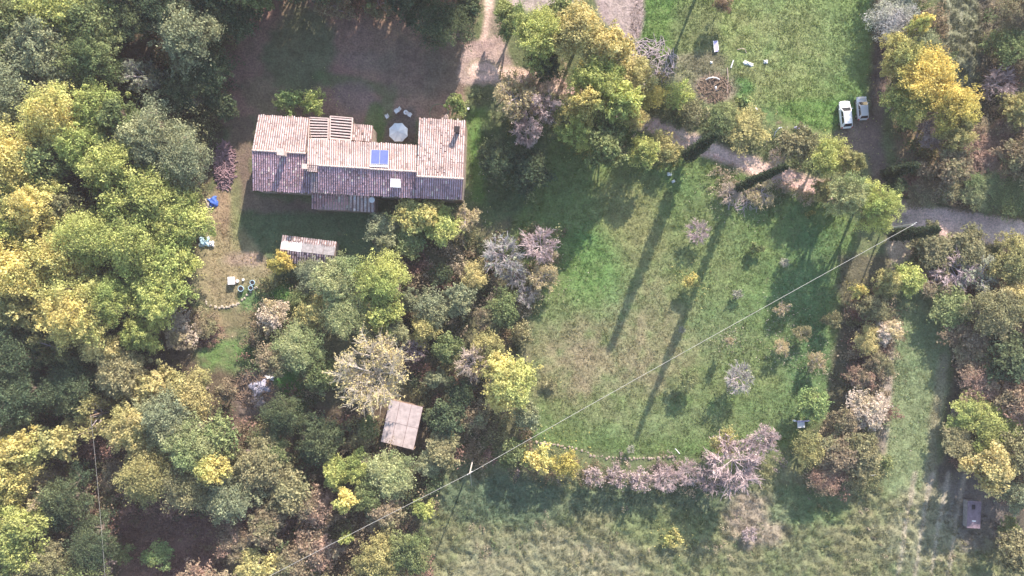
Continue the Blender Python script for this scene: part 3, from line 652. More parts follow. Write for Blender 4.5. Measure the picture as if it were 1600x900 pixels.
 (1005,240,26,6,'M','L','left of the first cypress'), (1038,232,26,3,'S','y','touching the track left of the first cypress'),
 (808,150,44,11,'W','T','right of the path fork, tan and thin'), (852,165,28,11,'W','P','right of the tan thin tree'),
 (822,205,32,10,'T','P','shaded bare one below the tan thin tree'), (1060,150,22,3.5,'S','L','among the brushwood'),
 (1020,150,22,4,'M','O','left of the brushwood pile'), (1085,178,24,3,'S','K','between brushwood and track'),
 (1128,185,28,3,'M','G','left of the wide ochre bush by the track'), (1170,198,34,3,'M','y','wide ochre one by the track'),
 (1160,160,16,2,'s','l','on the grass by the white scraps'), (1215,245,20,3,'T','T','left of the green group by the track'),
 (1245,228,30,6,'M','K','below the white sheet'), (1290,245,32,7,'M','L','left of the parked cars group'),
 (1325,255,24,7,'M','y','below the parked cars'), (1320,308,38,11,'B','c','where the power cable ends, left one'),
 (1368,322,38,11,'B','L','where the power cable ends, right one'), (1285,300,18,5,'M','y','over the track near the cable end'),
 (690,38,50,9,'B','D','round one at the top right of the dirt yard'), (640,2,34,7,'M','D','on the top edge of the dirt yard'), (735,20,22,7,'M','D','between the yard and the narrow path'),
 (520,5,34,8,'W','R','on the top edge behind the dirt yard'), (590,2,28,7,'W','B','on the top edge in the middle of the yard'),
 (455,162,24,5.5,'S','l','against the left block of the house'), (492,162,22,5.5,'S','L','between the left block and the dirt yard'),
 (714,165,18,4.5,'S','l','at the top right corner of the house'), (745,150,12,2,'s','D','beside the house corner on the right'),
 (775,250,34,5,'M','D','in the tree shade right of the house'), (830,265,36,5,'M','D','in the shade under the pink bare tree'),
 (1128,8,14,4,'S','R','on the top edge in the upper meadow'),
 # right side
 (1432,42,15,9,'M','Y','small round one at the top right'), (1398,32,42,4.5,'B','A','at the top right of the upper meadow'),
 (1438,72,26,7,'M','g','behind the small round yellow one'), (1405,92,36,8,'B','Y','right of the upper meadow, topmost big one'),
 (1440,125,50,9,'B','O','largest of the golden trees by the cars'), (1482,165,40,10,'B','O','right of the largest golden tree'),
 (1415,160,38,7,'B','L','nearest to the parked cars'), (1490,212,32,8,'M','y','at the lower end of the golden trees'),
 (1458,208,30,6,'W','P','below the golden trees'), (1480,262,38,7,'M','B','above the junction of the track'),
 (1398,292,18,4,'M','D','shady one by the cypress at the track bend'), (1440,298,28,3,'M','B','right above the track bend'),
 (1475,290,30,2.5,'M','K','above the track, at its bend'), (1542,235,52,4,'B','R','russet one at the right'),
 (1535,285,38,3.5,'B','c','above the track at the right, left one'), (1580,300,50,3.5,'B','G','above the track at the right, rounded'), (1588,245,36,7,'M','B','on the right edge above the track'),
 (1590,170,32,7,'M','y','on the right edge, upper part'), (1560,130,32,6,'T','P','on the shady right strip'),
 (1580,75,36,7,'M','G','on the right edge near the top'), (1590,20,38,8,'B','B','in the top right corner'), (1572,200,26,5,'M','R','on the right, over the russet tree'),
 (1455,385,34,4,'M','K','just below the track at the right'), (1510,385,34,4,'M','K','second below the track at the right'),
 (1490,415,44,4,'T','P','below the track, wide pale tangle'), (1535,430,40,5,'W','A','right part of the pale tangle'),
 (1455,440,34,3.5,'W','R','left part of the pale tangle'), (1580,410,40,6,'B','y','on the right edge just below the track'),
 (1490,480,36,3.5,'M','G','at the head of the shaded strip'), (1555,485,44,7,'B','K','on the right, below the pale tangle'),
 (1590,470,34,6,'M','w','on the right edge at mid height'), (1520,540,40,3.8,'M','B','along the right strip, upper'),
 (1570,560,40,6,'M','D','on the right, in the shaded hollow'), (1530,595,38,4,'M','R','along the right strip, middle'),
 (1510,640,34,3.5,'M','L','along the right strip, lower'), (1550,665,44,5,'B','L','largest of the lower right group'),
 (1500,695,34,3.5,'M','K','nearest the mown edge in the lower right group'), (1545,730,40,8,'M','w','above the grey box in the shade'),
 (1590,630,34,6,'M','R','on the right edge, lower part'), (1590,705,36,7,'M','K','on the right edge above the grey box'),
 (1592,775,28,6,'M','g','on the right edge beside the grey box'), (1585,865,34,6,'M','K','in the bottom right corner'),
 (1575,820,16,3,'S','G','right of the grey box'), (1052,842,14,1.8,'s','Y','alone in the rough bottom field'),
 (1170,835,16,1.2,'t','P','in the rough bottom field, right'),
 # beyond the frame to the north: they throw the shade over yard and meadow
 (420,-70,60,15,'B','D','beyond the top edge, shading the yard left'), (520,-95,60,16,'B','G','beyond the top edge, shading the yard'),
 (620,-90,60,16,'B','D','beyond the top edge, shading the yard right'), (700,-60,50,15,'B','K','beyond the top edge above the round yard tree'),
 (470,-30,40,12,'B','D','beyond the top edge close to the dirt yard'), (570,-45,46,14,'B','G','beyond the top edge close to the yard middle'),
 (330,-60,60,14,'B','D','beyond the top edge above the dark gap'), (370,-170,70,18,'B','D','far beyond the top edge, first'), (480,-190,70,18,'B','G','far beyond the top edge, second'), (590,-190,70,18,'B','D','far beyond the top edge, third'), (690,-180,60,18,'B','G','far beyond the top edge, fourth'), (760,-150,40,14,'B','K','far beyond the top edge, fifth'), (520,-40,44,14,'B','D','beyond the top edge above the russet tree'), (390,-20,40,13,'B','G','beyond the top edge at the yard corner'), (1120,-60,40,17,'B','K','beyond the top edge of the upper meadow'), (1440,-60,50,7,'B','G','beyond the top edge at the right'),
 (220,-50,60,13,'B','G','beyond the top edge above the left woods'), (60,-50,60,13,'B','G','beyond the top left corner'),
 (-40,100,60,14,'B','G','beyond the left edge, top'), (-50,240,60,14,'B','L','beyond the left edge, upper'), (-40,400,60,14,'B','L','beyond the left edge, middle'),
 (-45,560,60,12,'B','D','beyond the left edge, lower'), (-45,720,60,12,'B','K','beyond the left edge near the bottom'), (-30,880,60,12,'B','G','beyond the bottom left corner'),
 (1650,60,60,8,'B','G','beyond the right edge, top'), (1650,240,55,8,'B','B','beyond the right edge above the track'), (1655,480,55,8,'B','K','beyond the right edge below the track'),
 (1655,640,55,8,'B','R','beyond the right edge, lower'), (120,940,60,10,'B','G','beyond the bottom edge at the left'), (330,940,50,8,'B','R','beyond the bottom edge by the clearing'), (530,945,50,8,'B','K','beyond the bottom edge near the cable'),
]
for t in TREES: plant(*t)

# the tall yellow tree whose white limbs show, over the shack
tm, cm = make_bare_meshes(901, 7.2, 12.0, 0.5, 'poplar_tree', n1=13, n2=13, n3=12, thick=1.2, up=0.5, leaf=0.15)
q = P(583, 585, 7); rt = thing('poplar_tree', 'tall thinning yellow tree spreading bare white limbs above the shack', 'tree', (q.x, q.y, 0), 0.6)
o = link('trunk', tm, rt, M['pale_bark']); o = link('crown', cm, rt); o.color = (0.72, 0.66, 0.56, 1); o['tint'] = (0.66, 0.57, 0.30)
o.scale = (0.95, 0.95, 1)
# a leaning pale trunk reaching in from the left edge
q = P(20, 715, 11); rt = thing('thinning_tree', 'tree with thick pale trunk leaning in from the left edge', 'tree', (q.x - 4, q.y - 1, 0))
mb = MB(); mb.tube((0, 0, -.3), (0.5, .2, 6), .3, .25, 8); mb.tube((0.5, .2, 6), (3.6, 1.6, 12), .25, .12, 8); mb.tube((0.5, .2, 6), (3.0, .6, 11), .18, .08, 6); mb.build('trunk', M['pale_bark'], rt, True)
cr = link('crown', ARCH['W'][0][3], rt); cr.location = (2, 1, 4); cr.scale = (.9, .9, .9); cr.color = (0.5, 0.42, 0.2, 1); cr['tint'] = (0.5, 0.44, 0.12)

# ------------------------------------------------------------------ cypresses
def cypress_meshes(seed, Ht, Rr):
    rng = np.random.RandomState(seed); n = 260
    zz = rng.rand(n) ** 0.85; prof = np.where(zz < 0.12, 0.55 + zz * 3.5, np.clip(1 - (zz - 0.12) / 0.9, 0, 1) ** 0.62)
    t = rng.rand(n) * 6.283; r = Rr * prof * (0.6 + 0.35 * rng.rand(n))
    cen = np.stack([r * np.cos(t), r * np.sin(t), 0.6 + zz * (Ht - 0.9)], 1)
    V, F, ci, lr = leaves_at(rng, cen, np.full(n, Rr * 0.3), 40, 0.13, flat=1.8)
    B = 0.65 + 0.6 * lr; A = np.clip(lr * 0.5, 0, 1)
    me = np_mesh('cypress_crown', V, F, np.stack([B, B, B, A], 1)); me.materials.append(M['foliage'])
    v, f = tube_np(np.array([[0, 0, -0.3]]), np.array([[0, 0, Ht * .9]]), [0.22], [0.03], 7)
    return np_mesh('cypress_trunk', v, f), me
for i, (bx, by, tx, ty, Rr, lab) in enumerate([
    (1071, 246, 1121, 212, 1.0, 'dark tall cypress crossing the track, left one with the longest shadow'),
    (1147, 296, 1229, 257, 0.72, 'slim dark cypress beside the track between two others'),
    (1377, 275, 1434, 256, .9, 'dark cypress in the shade above the track bend'),
    (1390, 369, 1468, 358, .95, 'dark cypress leaning over the track where the power cable ends')]):
    kx = (bx - 800) ** 2 + (by - 450) ** 2; kt = (tx - 800) ** 2 + (ty - 450) ** 2
    h = H * (1 - math.sqrt(kx / kt)); tmh, cmh = cypress_meshes(950 + i, h, Rr)
    q = P(bx, by, 0); rt = thing('cypress_tree', lab, 'cypress', (q.x, q.y, 0), i * 1.3)
    link('trunk', tmh, rt, M['bark']); o = link('crown', cmh, rt); o.color = (0.05, 0.075, 0.045, 1); o['tint'] = (0.075, 0.10, 0.06)

# ------------------------------------------------------------------ undergrowth and rough growth (nobody could count it)
def thicket(name, polys, dens, pals, seed, zr=(0.3, 1.6), rr=(0.45, 1.0), nleaf=46, leaf=0.15, label=None, cat='undergrowth', nclump=3, gdark=1.0):
    rng = np.random.RandomState(seed); cs = []; cc = []
    for pts in polys:
        a = np.array(pts, float); lo = a.min(0); hi = a.max(0); n = int((hi - lo).prod() / 100 * dens)
        p = lo + rng.rand(n, 2) * (hi - lo); p = p[inside(p[:, 0], p[:, 1], pts)]
        p = p[fbm(p[:, 0], p[:, 1], 35, seed) > 0.36]
        cs.append(p)
    p = np.concatenate(cs); p = np.repeat(p, nclump, 0) + rng.normal(size=(len(p) * nclump, 2)) * 6
    x = (p[:, 0] - 800) / 10; y = (450 - p[:, 1]) / 10; _, gz, _ = ground_at(p[:, 0], p[:, 1])
    z = gz + zr[0] + rng.rand(len(p)) ** 1.6 * (zr[1] - zr[0])
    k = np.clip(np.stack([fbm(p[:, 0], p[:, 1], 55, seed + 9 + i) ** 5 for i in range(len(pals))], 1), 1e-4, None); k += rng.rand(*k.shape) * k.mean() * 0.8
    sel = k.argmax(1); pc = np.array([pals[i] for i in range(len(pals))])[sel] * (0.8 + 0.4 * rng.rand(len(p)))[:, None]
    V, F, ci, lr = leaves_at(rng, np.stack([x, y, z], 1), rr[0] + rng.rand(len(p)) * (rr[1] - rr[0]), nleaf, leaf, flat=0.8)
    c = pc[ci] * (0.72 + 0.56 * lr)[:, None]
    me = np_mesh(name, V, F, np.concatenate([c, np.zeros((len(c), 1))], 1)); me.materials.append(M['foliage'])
    o = link(name, me); o.color = (1, 1, 1, 1); tag(o, label, cat, kind='stuff'); print(name, len(F) * 2, 'tris'); return o
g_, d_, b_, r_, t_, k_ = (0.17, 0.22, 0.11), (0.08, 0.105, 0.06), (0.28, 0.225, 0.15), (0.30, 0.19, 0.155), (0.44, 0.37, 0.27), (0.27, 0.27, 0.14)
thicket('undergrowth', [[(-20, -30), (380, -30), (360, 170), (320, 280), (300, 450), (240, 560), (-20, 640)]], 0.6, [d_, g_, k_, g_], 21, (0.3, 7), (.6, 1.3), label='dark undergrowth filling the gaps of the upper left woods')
thicket('undergrowth', [[(-20, 600), (250, 570), (420, 650), (560, 640), (690, 740), (660, 940), (340, 940), (340, 800), (200, 790), (190, 940), (-20, 940)]], 0.6, [d_, b_, k_, r_, g_], 22, (0.3, 4.5), (.5, 1.1), label='mixed brown and green undergrowth across the lower left woods')
thicket('undergrowth', [[(600, 400), (740, 370), (870, 350), (860, 440), (820, 520), (800, 620), (840, 690), (760, 720), (660, 690), (660, 620), (600, 510)], [(420, 440), (500, 440), (500, 660), (440, 660), (380, 560)]], 0.6, [d_, b_, k_, t_, g_, r_], 23, (0.2, 2.2), (.4, .9), label='brown green undergrowth between the middle trees')
thicket('bramble_thicket', [[(1325, 470), (1395, 450), (1390, 640), (1370, 760), (1250, 760), (1320, 620)], [(1390, 0), (1470, 0), (1475, 180), (1530, 230), (1600, 210), (1600, 340), (1520, 330), (1400, 300), (1395, 200)], [(1430, 372), (1600, 395), (1600, 780), (1550, 780), (1480, 720), (1500, 560), (1490, 470), (1430, 450)], [(1540, 0), (1600, 0), (1600, 210), (1540, 200)]], 0.6, [b_, k_, g_, t_, r_], 24, (0.2, 2.0), (.4, .9), label='brown and olive bramble growth filling the right hand hedges')
thicket('track_scrub', [[(780, 120), (1000, 90), (1060, 150), (1200, 200), (1300, 225), (1280, 280), (1200, 250), (1020, 182), (900, 190), (800, 200)], [(1000, 205), (1060, 240), (1050, 270), (990, 250), (870, 240), (880, 180)], [(1100, 262), (1160, 270), (1280, 310), (1270, 330), (1120, 300)]], 0.5, [k_, g_, t_, (0.3, 0.27, 0.1)], 25, (0.15, 1.2), (.3, .7), nleaf=40, leaf=0.13, label='low olive and tan scrub along the dirt track')
thicket('hedge_growth', [[(790, 700), (900, 715), (1080, 722), (1200, 690), (1225, 720), (1160, 760), (1080, 765), (900, 755), (780, 730)]], 0.5, [t_, (0.36, 0.28, 0.28), b_, k_], 26, (0.15, 1.2), (.3, .6), nleaf=36, leaf=0.12, label='tan and pinkish low growth in the hedge at the foot of the meadow')
thicket('clearing_brush', [[(195, 790), (330, 790), (350, 910), (190, 930)], [(270, 490), (330, 490), (350, 530), (260, 545)]], 1.1, [r_, (0.28, 0.18, 0.15), b_], 27, (0.1, 0.5), (.25, .5), nleaf=36, leaf=0.11, label='red brown dry brush on the clearing floor and garden slope')

thicket('undergrowth', [[(380, -90), (740, -90), (745, -8), (690, 8), (560, 14), (430, 4), (390, -6)]], 0.9, [d_, r_, d_, g_], 28, (0.3, 6), (.8, 1.5), label='dark wood edge and added unseen growth blocking sun over the dirt yard')  # wood edge at the rim; growth behind it added to close sun gaps
thicket('field_weeds', [[(700, 790), (1000, 780), (1130, 790), (1240, 760), (1400, 790), (1500, 830), (1590, 900), (690, 905)]], 0.10, [k_, t_, g_, (0.2, 0.24, 0.12)], 29, (0.0, 0.35), (.2, .5), nleaf=34, leaf=0.09, nclump=2, label='scattered tan and green weeds in the bottom field')
def tufts(name, polys, n, seed, h, wd, label, cat='grass', blades=5, lim=None, cvar=0.35, tint=(1.15, 1.15, 1.0)):
    rng = np.random.RandomState(seed); out = []
    for pts, share in polys:
        a = np.array(pts, float); lo = a.min(0); hi = a.max(0); m = int(n * share)
        p = lo + rng.rand(m * 3, 2) * (hi - lo); p = p[inside(p[:, 0], p[:, 1], pts)][:m]; out.append(p)
    p = np.concatenate(out); cg, gz, _ = ground_at(p[:, 0], p[:, 1]); N = len(p)
    hh = h[0] + (h[1] - h[0]) * np.clip(fbm(p[:, 0], p[:, 1], 18, seed) * 1.6 - 0.3, 0, 1) * rng.rand(N)
    i = np.repeat(np.arange(N), blades); b = np.stack([(p[i, 0] - 800) / 10, (450 - p[i, 1]) / 10, gz[i]], 1) + rng.normal(size=(len(i), 3)) * np.array([.1, .1, 0])
    an = rng.rand(len(i)) * 6.283; lean = rng.rand(len(i)) * 0.9; d = np.stack([np.cos(an) * lean, np.sin(an) * lean, np.ones(len(i))], 1) * hh[i][:, None]
    s = np.stack([-np.sin(an), np.cos(an), np.zeros(len(i))], 1) * wd
    V = np.stack([b - s, b + s, b + d], 1).reshape(-1, 3); F = np.arange(len(V)).reshape(-1, 3)
    c = cg[i] * np.array(tint) * (1 - cvar + 2 * cvar * rng.rand(len(i)))[:, None]; c = np.repeat(c, 3, 0)
    me = np_mesh(name, V, F, np.concatenate([c, np.zeros((len(c), 1))], 1)); me.materials.append(M['foliage'])
    o = link(name, me); o.color = (1, 1, 1, 1); tag(o, label, cat, kind='stuff'); print(name, len(F)); return o
tufts('meadow_grass', [(mead, 1.0)], 34000, 31, (0.05, 0.28), 0.05, 'green and straw coloured grass of the middle meadow', blades=4)
tufts('meadow_grass', [([(985, -10), (1375, -10), (1365, 180), (1290, 205), (1180, 165), (1060, 120), (985, 70)], 1.0)], 16000, 32, (0.05, 0.22), 0.05, 'bright grass of the upper right meadow', blades=4)
tufts('rough_grass', [([(660, 735), (1240, 745), (1380, 770), (1500, 780), (1610, 850), (1610, 910), (640, 910)], 0.85), ([(1470, -10), (1550, -10), (1530, 120), (1530, 220), (1480, 190), (1460, 60)], .15)], 26000, 33, (0.06, 0.30), 0.05, 'tussocky rough grass of the bottom field and upper right strip', blades=5, tint=(.95, 1.0, .9), cvar=.25)
tufts('lawn_grass', [([(1405, 455), (1480, 440), (1465, 690), (1450, 780), (1380, 790), (1395, 600)], .5), ([(728, 170), (800, 180), (880, 330), (740, 330)], .2), ([(330, 330), (560, 330), (540, 420), (420, 480), (330, 480)], .3)], 12000, 34, (0.04, 0.2), 0.05, 'short grass of the strip field and round the house', blades=4)

def fallen_leaves(seed, n):
    rng = np.random.RandomState(seed); src = [t for t in TREES if t[5] in 'YyLOKTB' and 0 < t[0] < 1600 and 0 < t[1] < 900]
    k = rng.randint(0, len(src), n); a = np.array([[t[0], t[1], t[2]] for t in src], float)[k]
    p = a[:, :2] + rng.normal(size=(n, 2)) * (a[:, 2:3] * 0.75 + 6); cg, gz, _ = ground_at(p[:, 0], p[:, 1])
    c0 = np.array([PAL[t[5]][0] for t in src])[k] * (0.7 + 0.6 * rng.rand(n))[:, None]
    cen = np.stack([(p[:, 0] - 800) / 10, (450 - p[:, 1]) / 10, gz + 0.1 + rng.rand(n) * 0.05], 1)
    V, F, ci, lr = leaves_at(rng, cen, np.full(n, 0.12), 2, 0.09)
    me = np_mesh('fallen_leaves', V, F, np.concatenate([c0[ci], np.zeros((len(ci), 1))], 1)); me.materials.append(M['foliage'])
    o = link('fallen_leaves', me); o.color = (1, 1, 1, 1); tag(o, 'yellow and tan leaves fallen round the trees', 'leaves', kind='stuff')
fallen_leaves(61, 16000)
# ------------------------------------------------------------------ buildings
def lerp(a, b, t): return a * (1 - t) + b * t
def tiles(parent, A, B, Cc, D, seed, pitch=0.33, course=0.42, tone=(0.53, 0.42, 0.40), var=0.10, height=0.08):
    """A-B ridge line, D-C eave (A above D). Rows of half-round clay tiles, one mesh."""
    rng = np.random.RandomState(seed); A, B, Cc, D = map(Vector, (A, B, Cc, D))
    nrm = (B - A).cross(D - A).normalized(); nrm = nrm if nrm.z > 0 else -nrm
    nc = max(2, round(((B - A).length + (Cc - D).length) / 2 / pitch)); nr = max(2, round(((D - A).length + (Cc - B).length) / 2 / course))
    V = []; F = []; K = []; b = 0
    ang = [0, 0.25, 0.5, 0.75, 1.0]
    for i in range(nc):
        s0 = i / nc; s1 = (i + 0.64) / nc
        for j in range(nr):
            t0 = j / nr; t1 = min(1.02, (j + 1.08) / nr); js = rng.normal() * 0.012; jz = rng.rand() * 0.03; jt = rng.normal() * 0.01
            c = np.array(tone) * (1 + var * rng.normal() * 0.8); c = c * (1 + np.array([0.06, 0.0, -0.03]) * rng.normal())
            if rng.rand() < 0.05: c = np.array((0.66, 0.56, 0.53)) * (0.8 + .4 * rng.rand())
            if rng.rand() < 0.06: c = c * 0.6
            c = np.clip(c, 0.05, 0.8)
            for t, up in ((t0, 0.0), (t1 + jt, 0.035)):
                a_ = lerp(A, D, t); e_ = lerp(B, Cc, t)
                for q in ang:
                    s = s0 + (s1 - s0) * q + js / nc
                    p = lerp(a_, e_, s) + nrm * (0.02 + up + jz + height * math.sin(q * math.pi))
                    V.append(p); K.append((c[0], c[1], c[2], 1))
            for q in range(4): F.append((b + q, b + q + 1, b + 5 + q + 1, b + 5 + q))
            b += 10
    me = np_mesh('roof_tiles', np.array([tuple(v) for v in V]), np.array(F), np.array(K), True); me.materials.append(M['tile'])
    o = link('roof_tiles', me, parent); o['kind'] = 'stuff'; return o

def slab(A, B, Cc, D, th=0.14):
    pts = [Vector(p) for p in (A, B, Cc, D)]; n = (pts[1] - pts[0]).cross(pts[3] - pts[0]).normalized(); n = n if n.z > 0 else -n
    if (pts[1] - pts[0]).cross(pts[2] - pts[0]).z < 0: pts = pts[::-1]
    return MB().quadbox([p - n * th for p in pts], pts)

def slope(root, A, B, Cc, D, seed, **k):
    r = slab(A, B, Cc, D).build('roof', M['roof_base'], root)
    tiles(r, A, B, Cc, D, seed, **k); return r

def walls(root, top, name='wall', mat=None, inset=0.22):
    """top: outline (counter clockwise) of points under the roof; extruded to the ground"""
    c = sum((Vector(p) for p in top), Vector()) / len(top); tp = []
    for p in top:
        p = Vector(p); d = Vector((c.x - p.x, c.y - p.y, 0)); d.normalize(); q = p + d * inset; q.z -= 0.20; tp.append(q)
    return MB().quadbox([(p.x, p.y, -0.2) for p in tp], tp).build(name, mat or M['stone'], root)

def ridge_tiles(root, a, b, w=0.16, n=None):
    a = Vector(a); b = Vector(b); n = n or max(3, int((b - a).length / 0.5)); mb = MB(); rg = random.Random(3)
    for i in range(n):
        p = lerp(a, b, i / n); q = lerp(a, b, (i + 1.1) / n); up = Vector((0, 0, 0.05 + rg.random() * 0.03)); mb.tube(p + up, q + up + Vector((0, 0, .02)), w, w * 0.9, 7)
    return mb.build('ridge', M['mortar'], root, True)

def opening(root, name, p, wdt, ht, nrm, mat=M['wood']):
    """window or door with frame and panes on a wall at p facing nrm"""
    n = Vector(nrm).normalized(); u = Vector((-n.y, n.x, 0)); p = Vector(p); up = Vector((0, 0, 1))
    def rect(cx, cz, w_, h_, d0, d1):
        q = [p + u * (cx + sx * w_ / 2) + up * (cz + sz * h_ / 2) for sx, sz in ((-1, -1), (1, -1), (1, 1), (-1, 1))]
        return [v + n * d0 for v in q], [v + n * d1 for v in q]
    w_ = MB().quadbox(*rect(0, 0, wdt, ht, 0, 0.05)).build(name, M['glass'] if name == 'window' else mat, root)
    f = MB()
    for cx, cz, a, b in ((-wdt / 2, 0, .09, ht + .18), (wdt / 2, 0, .09, ht + .18), (0, ht / 2 + .045, wdt - .09, .09), (0, -ht / 2 - .045, wdt - .09, .09)): f.quadbox(*rect(cx, cz, a, b, -0.02, 0.09))
    f.build('frame', mat, w_)
    if name == 'window': MB().quadbox(*rect(0, -ht / 2 - .13, wdt + .3, .08, -0.02, 0.16)).build('sill', M['rock'], w_)
    else: MB().tube(p + u * (wdt * .36) + n * .06, p + u * (wdt * .36) + n * .12, .03).build('handle', M['steel'], w_)

hq = P(560, 245, 0)
house = thing('farmhouse', 'long stone farmhouse under stepped pinkish clay tile roofs', 'house', (0, 0, 0))
# left block
A_r0, A_r1 = P(394, 235, 6.6), P(477.5, 240, 6.6); A_n0, A_n1 = P(404, 180, 5.1), P(483, 184, 5.1); A_s0, A_s1 = P(395, 297, 5.0), P(488, 301.5, 5.0)
A_rs1 = P(490, 241, 6.55)
slope(house, A_r0, A_r1, A_n1, A_n0, 1); slope(house, A_r0, A_rs1, A_s1, A_s0, 2, tone=(0.42, 0.29, 0.35), var=0.16)  # darker purple tone on the south slopes paints in their shade
ridge_tiles(house, A_r0, A_r1)
walls(house, [A_s0, A_s1, A_rs1, A_n1, A_n0, A_r0])
# main block, two runs with a small step
B_r0, B_r1 = P(497, 258.5, 7.5), P(577, 263.5, 7.5); B_e0, B_e1 = P(481, 217, 6.1), P(577, 223, 6.1)
B_s0, B_s1 = P(497, 300.5, 5.9), P(577, 306, 5.9); B_s00 = P(486, 300, 5.9)
C_r0, C_r1 = P(577, 264, 7.35), P(652, 268.5, 7.35); C_e0, C_e1 = P(577, 222.5, 6.0), P(652, 227.5, 6.0); C_s0, C_s1 = P(577, 305, 5.8), P(652, 309.5, 5.8)
B_r00 = P(480, 257.5, 7.5)
slope(house, B_r00, B_r1, B_e1, B_e0, 3); slope(house, B_r0, B_r1, B_s1, B_s0, 4, tone=(0.42, 0.29, 0.35), var=0.18)  # south run in the shade-toned tile colour
slope(house, C_r0, C_r1, C_e1, C_e0, 5); slope(house, C_r0, C_r1, C_s1, C_s0, 6, tone=(0.42, 0.29, 0.35), var=0.18)  # south run again toned darker for shade
q0, q1, q2, q3 = P(478, 258, 7.46), P(497, 259, 7.46), P(496, 269, 7.35), P(476, 267, 7.35); slope(house, q0, q1, q2, q3, 7, course=0.35)
slope(house, P(487, 270, 7.0), P(497, 270, 7.0), B_s0, B_s00, 8, tone=(0.36, 0.29, 0.32))  # shade put into the tile tone of this strip too
ridge_tiles(house, B_r0, B_r1, .15); ridge_tiles(house, C_r0, C_r1, .15)
walls(house, [B_s00, B_s1, C_s0, C_s1, C_r1 - Vector((0.1, 0, .1)), C_e1, C_e0, B_e1, B_e0, P(480, 257, 7.3)])
# right block
E_r0, E_r1 = P(651, 275.5, 7.9), P(724, 279.5, 7.9); E_n0, E_n1 = P(655, 184.5, 5.6), P(728, 189, 5.6); E_s0, E_s1 = P(650.5, 309, 6.1), P(722, 311.5, 6.1)
slope(house, E_r0, E_r1, E_n1, E_n0, 9); slope(house, E_r0, E_r1, E_s1, E_s0, 10, tone=(0.42, 0.29, 0.35), var=0.15)  # south slope tone carries its shade
ridge_tiles(house, E_r0, E_r1)
walls(house, [E_s0, E_s1, E_r1, E_n1, E_n0, E_r0])
# low roofs
slope(house, P(487, 300, 3.7), P(546, 303, 3.7), P(545.5, 329, 3.0), P(487, 326, 3.0), 11, tone=(0.50, 0.30, 0.31), pitch=0.4)
slope(house, P(547, 302, 3.95), P(586, 306, 3.95), P(586, 331.5, 3.2), P(546.5, 329, 3.2), 12, tone=(0.55, 0.43, 0.42), pitch=0.52)
walls(house, [P(487, 326, 3.2), P(586, 331, 3.4), P(586, 306, 3.9), P(487, 302, 3.8)])
slope(house, P(548, 219, 4.9), P(581, 222, 4.9), P(583, 197, 4.2), P(550, 194, 4.2), 13, tone=(0.46, 0.36, 0.34), var=.45)
walls(house, [P(548, 219, 4.8), P(581, 222, 4.8), P(583, 197, 4.3), P(550, 194, 4.3)])
# two slatted panels over the small court
for (a, b, c, d) in ((P(482, 218, 5.4), P(512.5, 218, 5.4), P(513, 185, 4.9), P(483.5, 183.5, 4.9)), (P(515.5, 217, 5.5), P(548, 220, 5.5), P(551, 184.5, 5.0), P(516, 181.5, 5.0))):
    pg = slab(a - Vector((0, 0, .25)), b - Vector((0, 0, .25)), c - Vector((0, 0, .25)), d - Vector((0, 0, .25)), .1).build('slatted_roof', M['dark'], house)  # dark sheet under the slats stands for the shade in the gaps
    n = 8
    for i in range(n):
        t = (i + .1) / n; p0, p1 = lerp(a, d, t), lerp(b, c, t); p2, p3 = lerp(b, c, t + .42 / n), lerp(a, d, t + .42 / n)
        slab(p0, p1, p2, p3, .1).build('slat', M['pinkwood'], pg)
    f = MB()
    for p, q in ((a, b), (b, c), (c, d), (d, a)): f.tube(p - Vector((0, 0, .03)), q - Vector((0, 0, .03)), .11, .11, 4)
    f.build('frame', M['mortar'], pg)
walls(house, [P(482, 218, 4.9), P(548, 220, 4.9), P(551, 184.5, 4.6), P(483.5, 183.5, 4.6)])
# chimneys
def chimney(px, py, zb, zt, w_, d_, mat=M['mortar'], cap=True):
    q = P(px, py, (zb + zt) / 2); c = MB().box((q.x, q.y, (zb + zt) / 2), (w_, d_, zt - zb), -.05).build('chimney', mat, house)
    if cap:
        k = MB().box((q.x, q.y, zt + .3), (w_ + .3, d_ + .3, .1), -.05)
        for sx in (-1, 1):
            for sy in (-1, 1): k.box((q.x + sx * w_ * .38, q.y + sy * d_ * .38, zt + .125), (.12, .12, .25))
        k.build('cap', mat, c)
    MB().box((q.x, q.y, zt + .02), (w_ * .6, d_ * .6, .04), -.05).build('flue', M['dark'], c)
chimney(620, 288, 6.0, 8.0, 1.1, .9, M['white']); chimney(715, 205, 5.6, 7.6, .55, .6, M['dark']); chimney(443, 240, 6.0, 8.2, .7, .7); chimney(479, 262, 6.4, 8.1, .45, .45)
# sun facing glass panel
a, b, c, d = P(579, 256, 7.25), P(606.5, 257, 7.25), P(607.5, 235, 6.65), P(580, 234, 6.65)
sp = slab(a, b, c, d, .1).build('solar_panel', M['solar'], house)
f = MB()
for p, q in ((a, b), (b, c), (c, d), (d, a)): f.tube(p, q, .05, .05, 4)
f.tube(lerp(a, b, .5) + Vector((0, 0, .01)), lerp(d, c, .5) + Vector((0, 0, .01)), .025, .025, 4); f.build('frame', M['steel'], sp)
MB().box((P(592, 259.5, 7.4).x, P(592, 259.5, 7.4).y, 7.46), (2.7, .28, .1), -.05).build('tank', M['white'], sp)
q = P(582, 313, 3.8); dish = MB(); dish.tube((q.x, q.y, 3.4), (q.x, q.y, 4.2), .04)
for i in range(8): dish.tube((q.x, q.y, 4.2 + i * .015), (q.x, q.y, 4.22 + i * .015), .18 + i * .035, .2 + i * .035, 12)
dish.build('satellite_dish', M['white'], house)
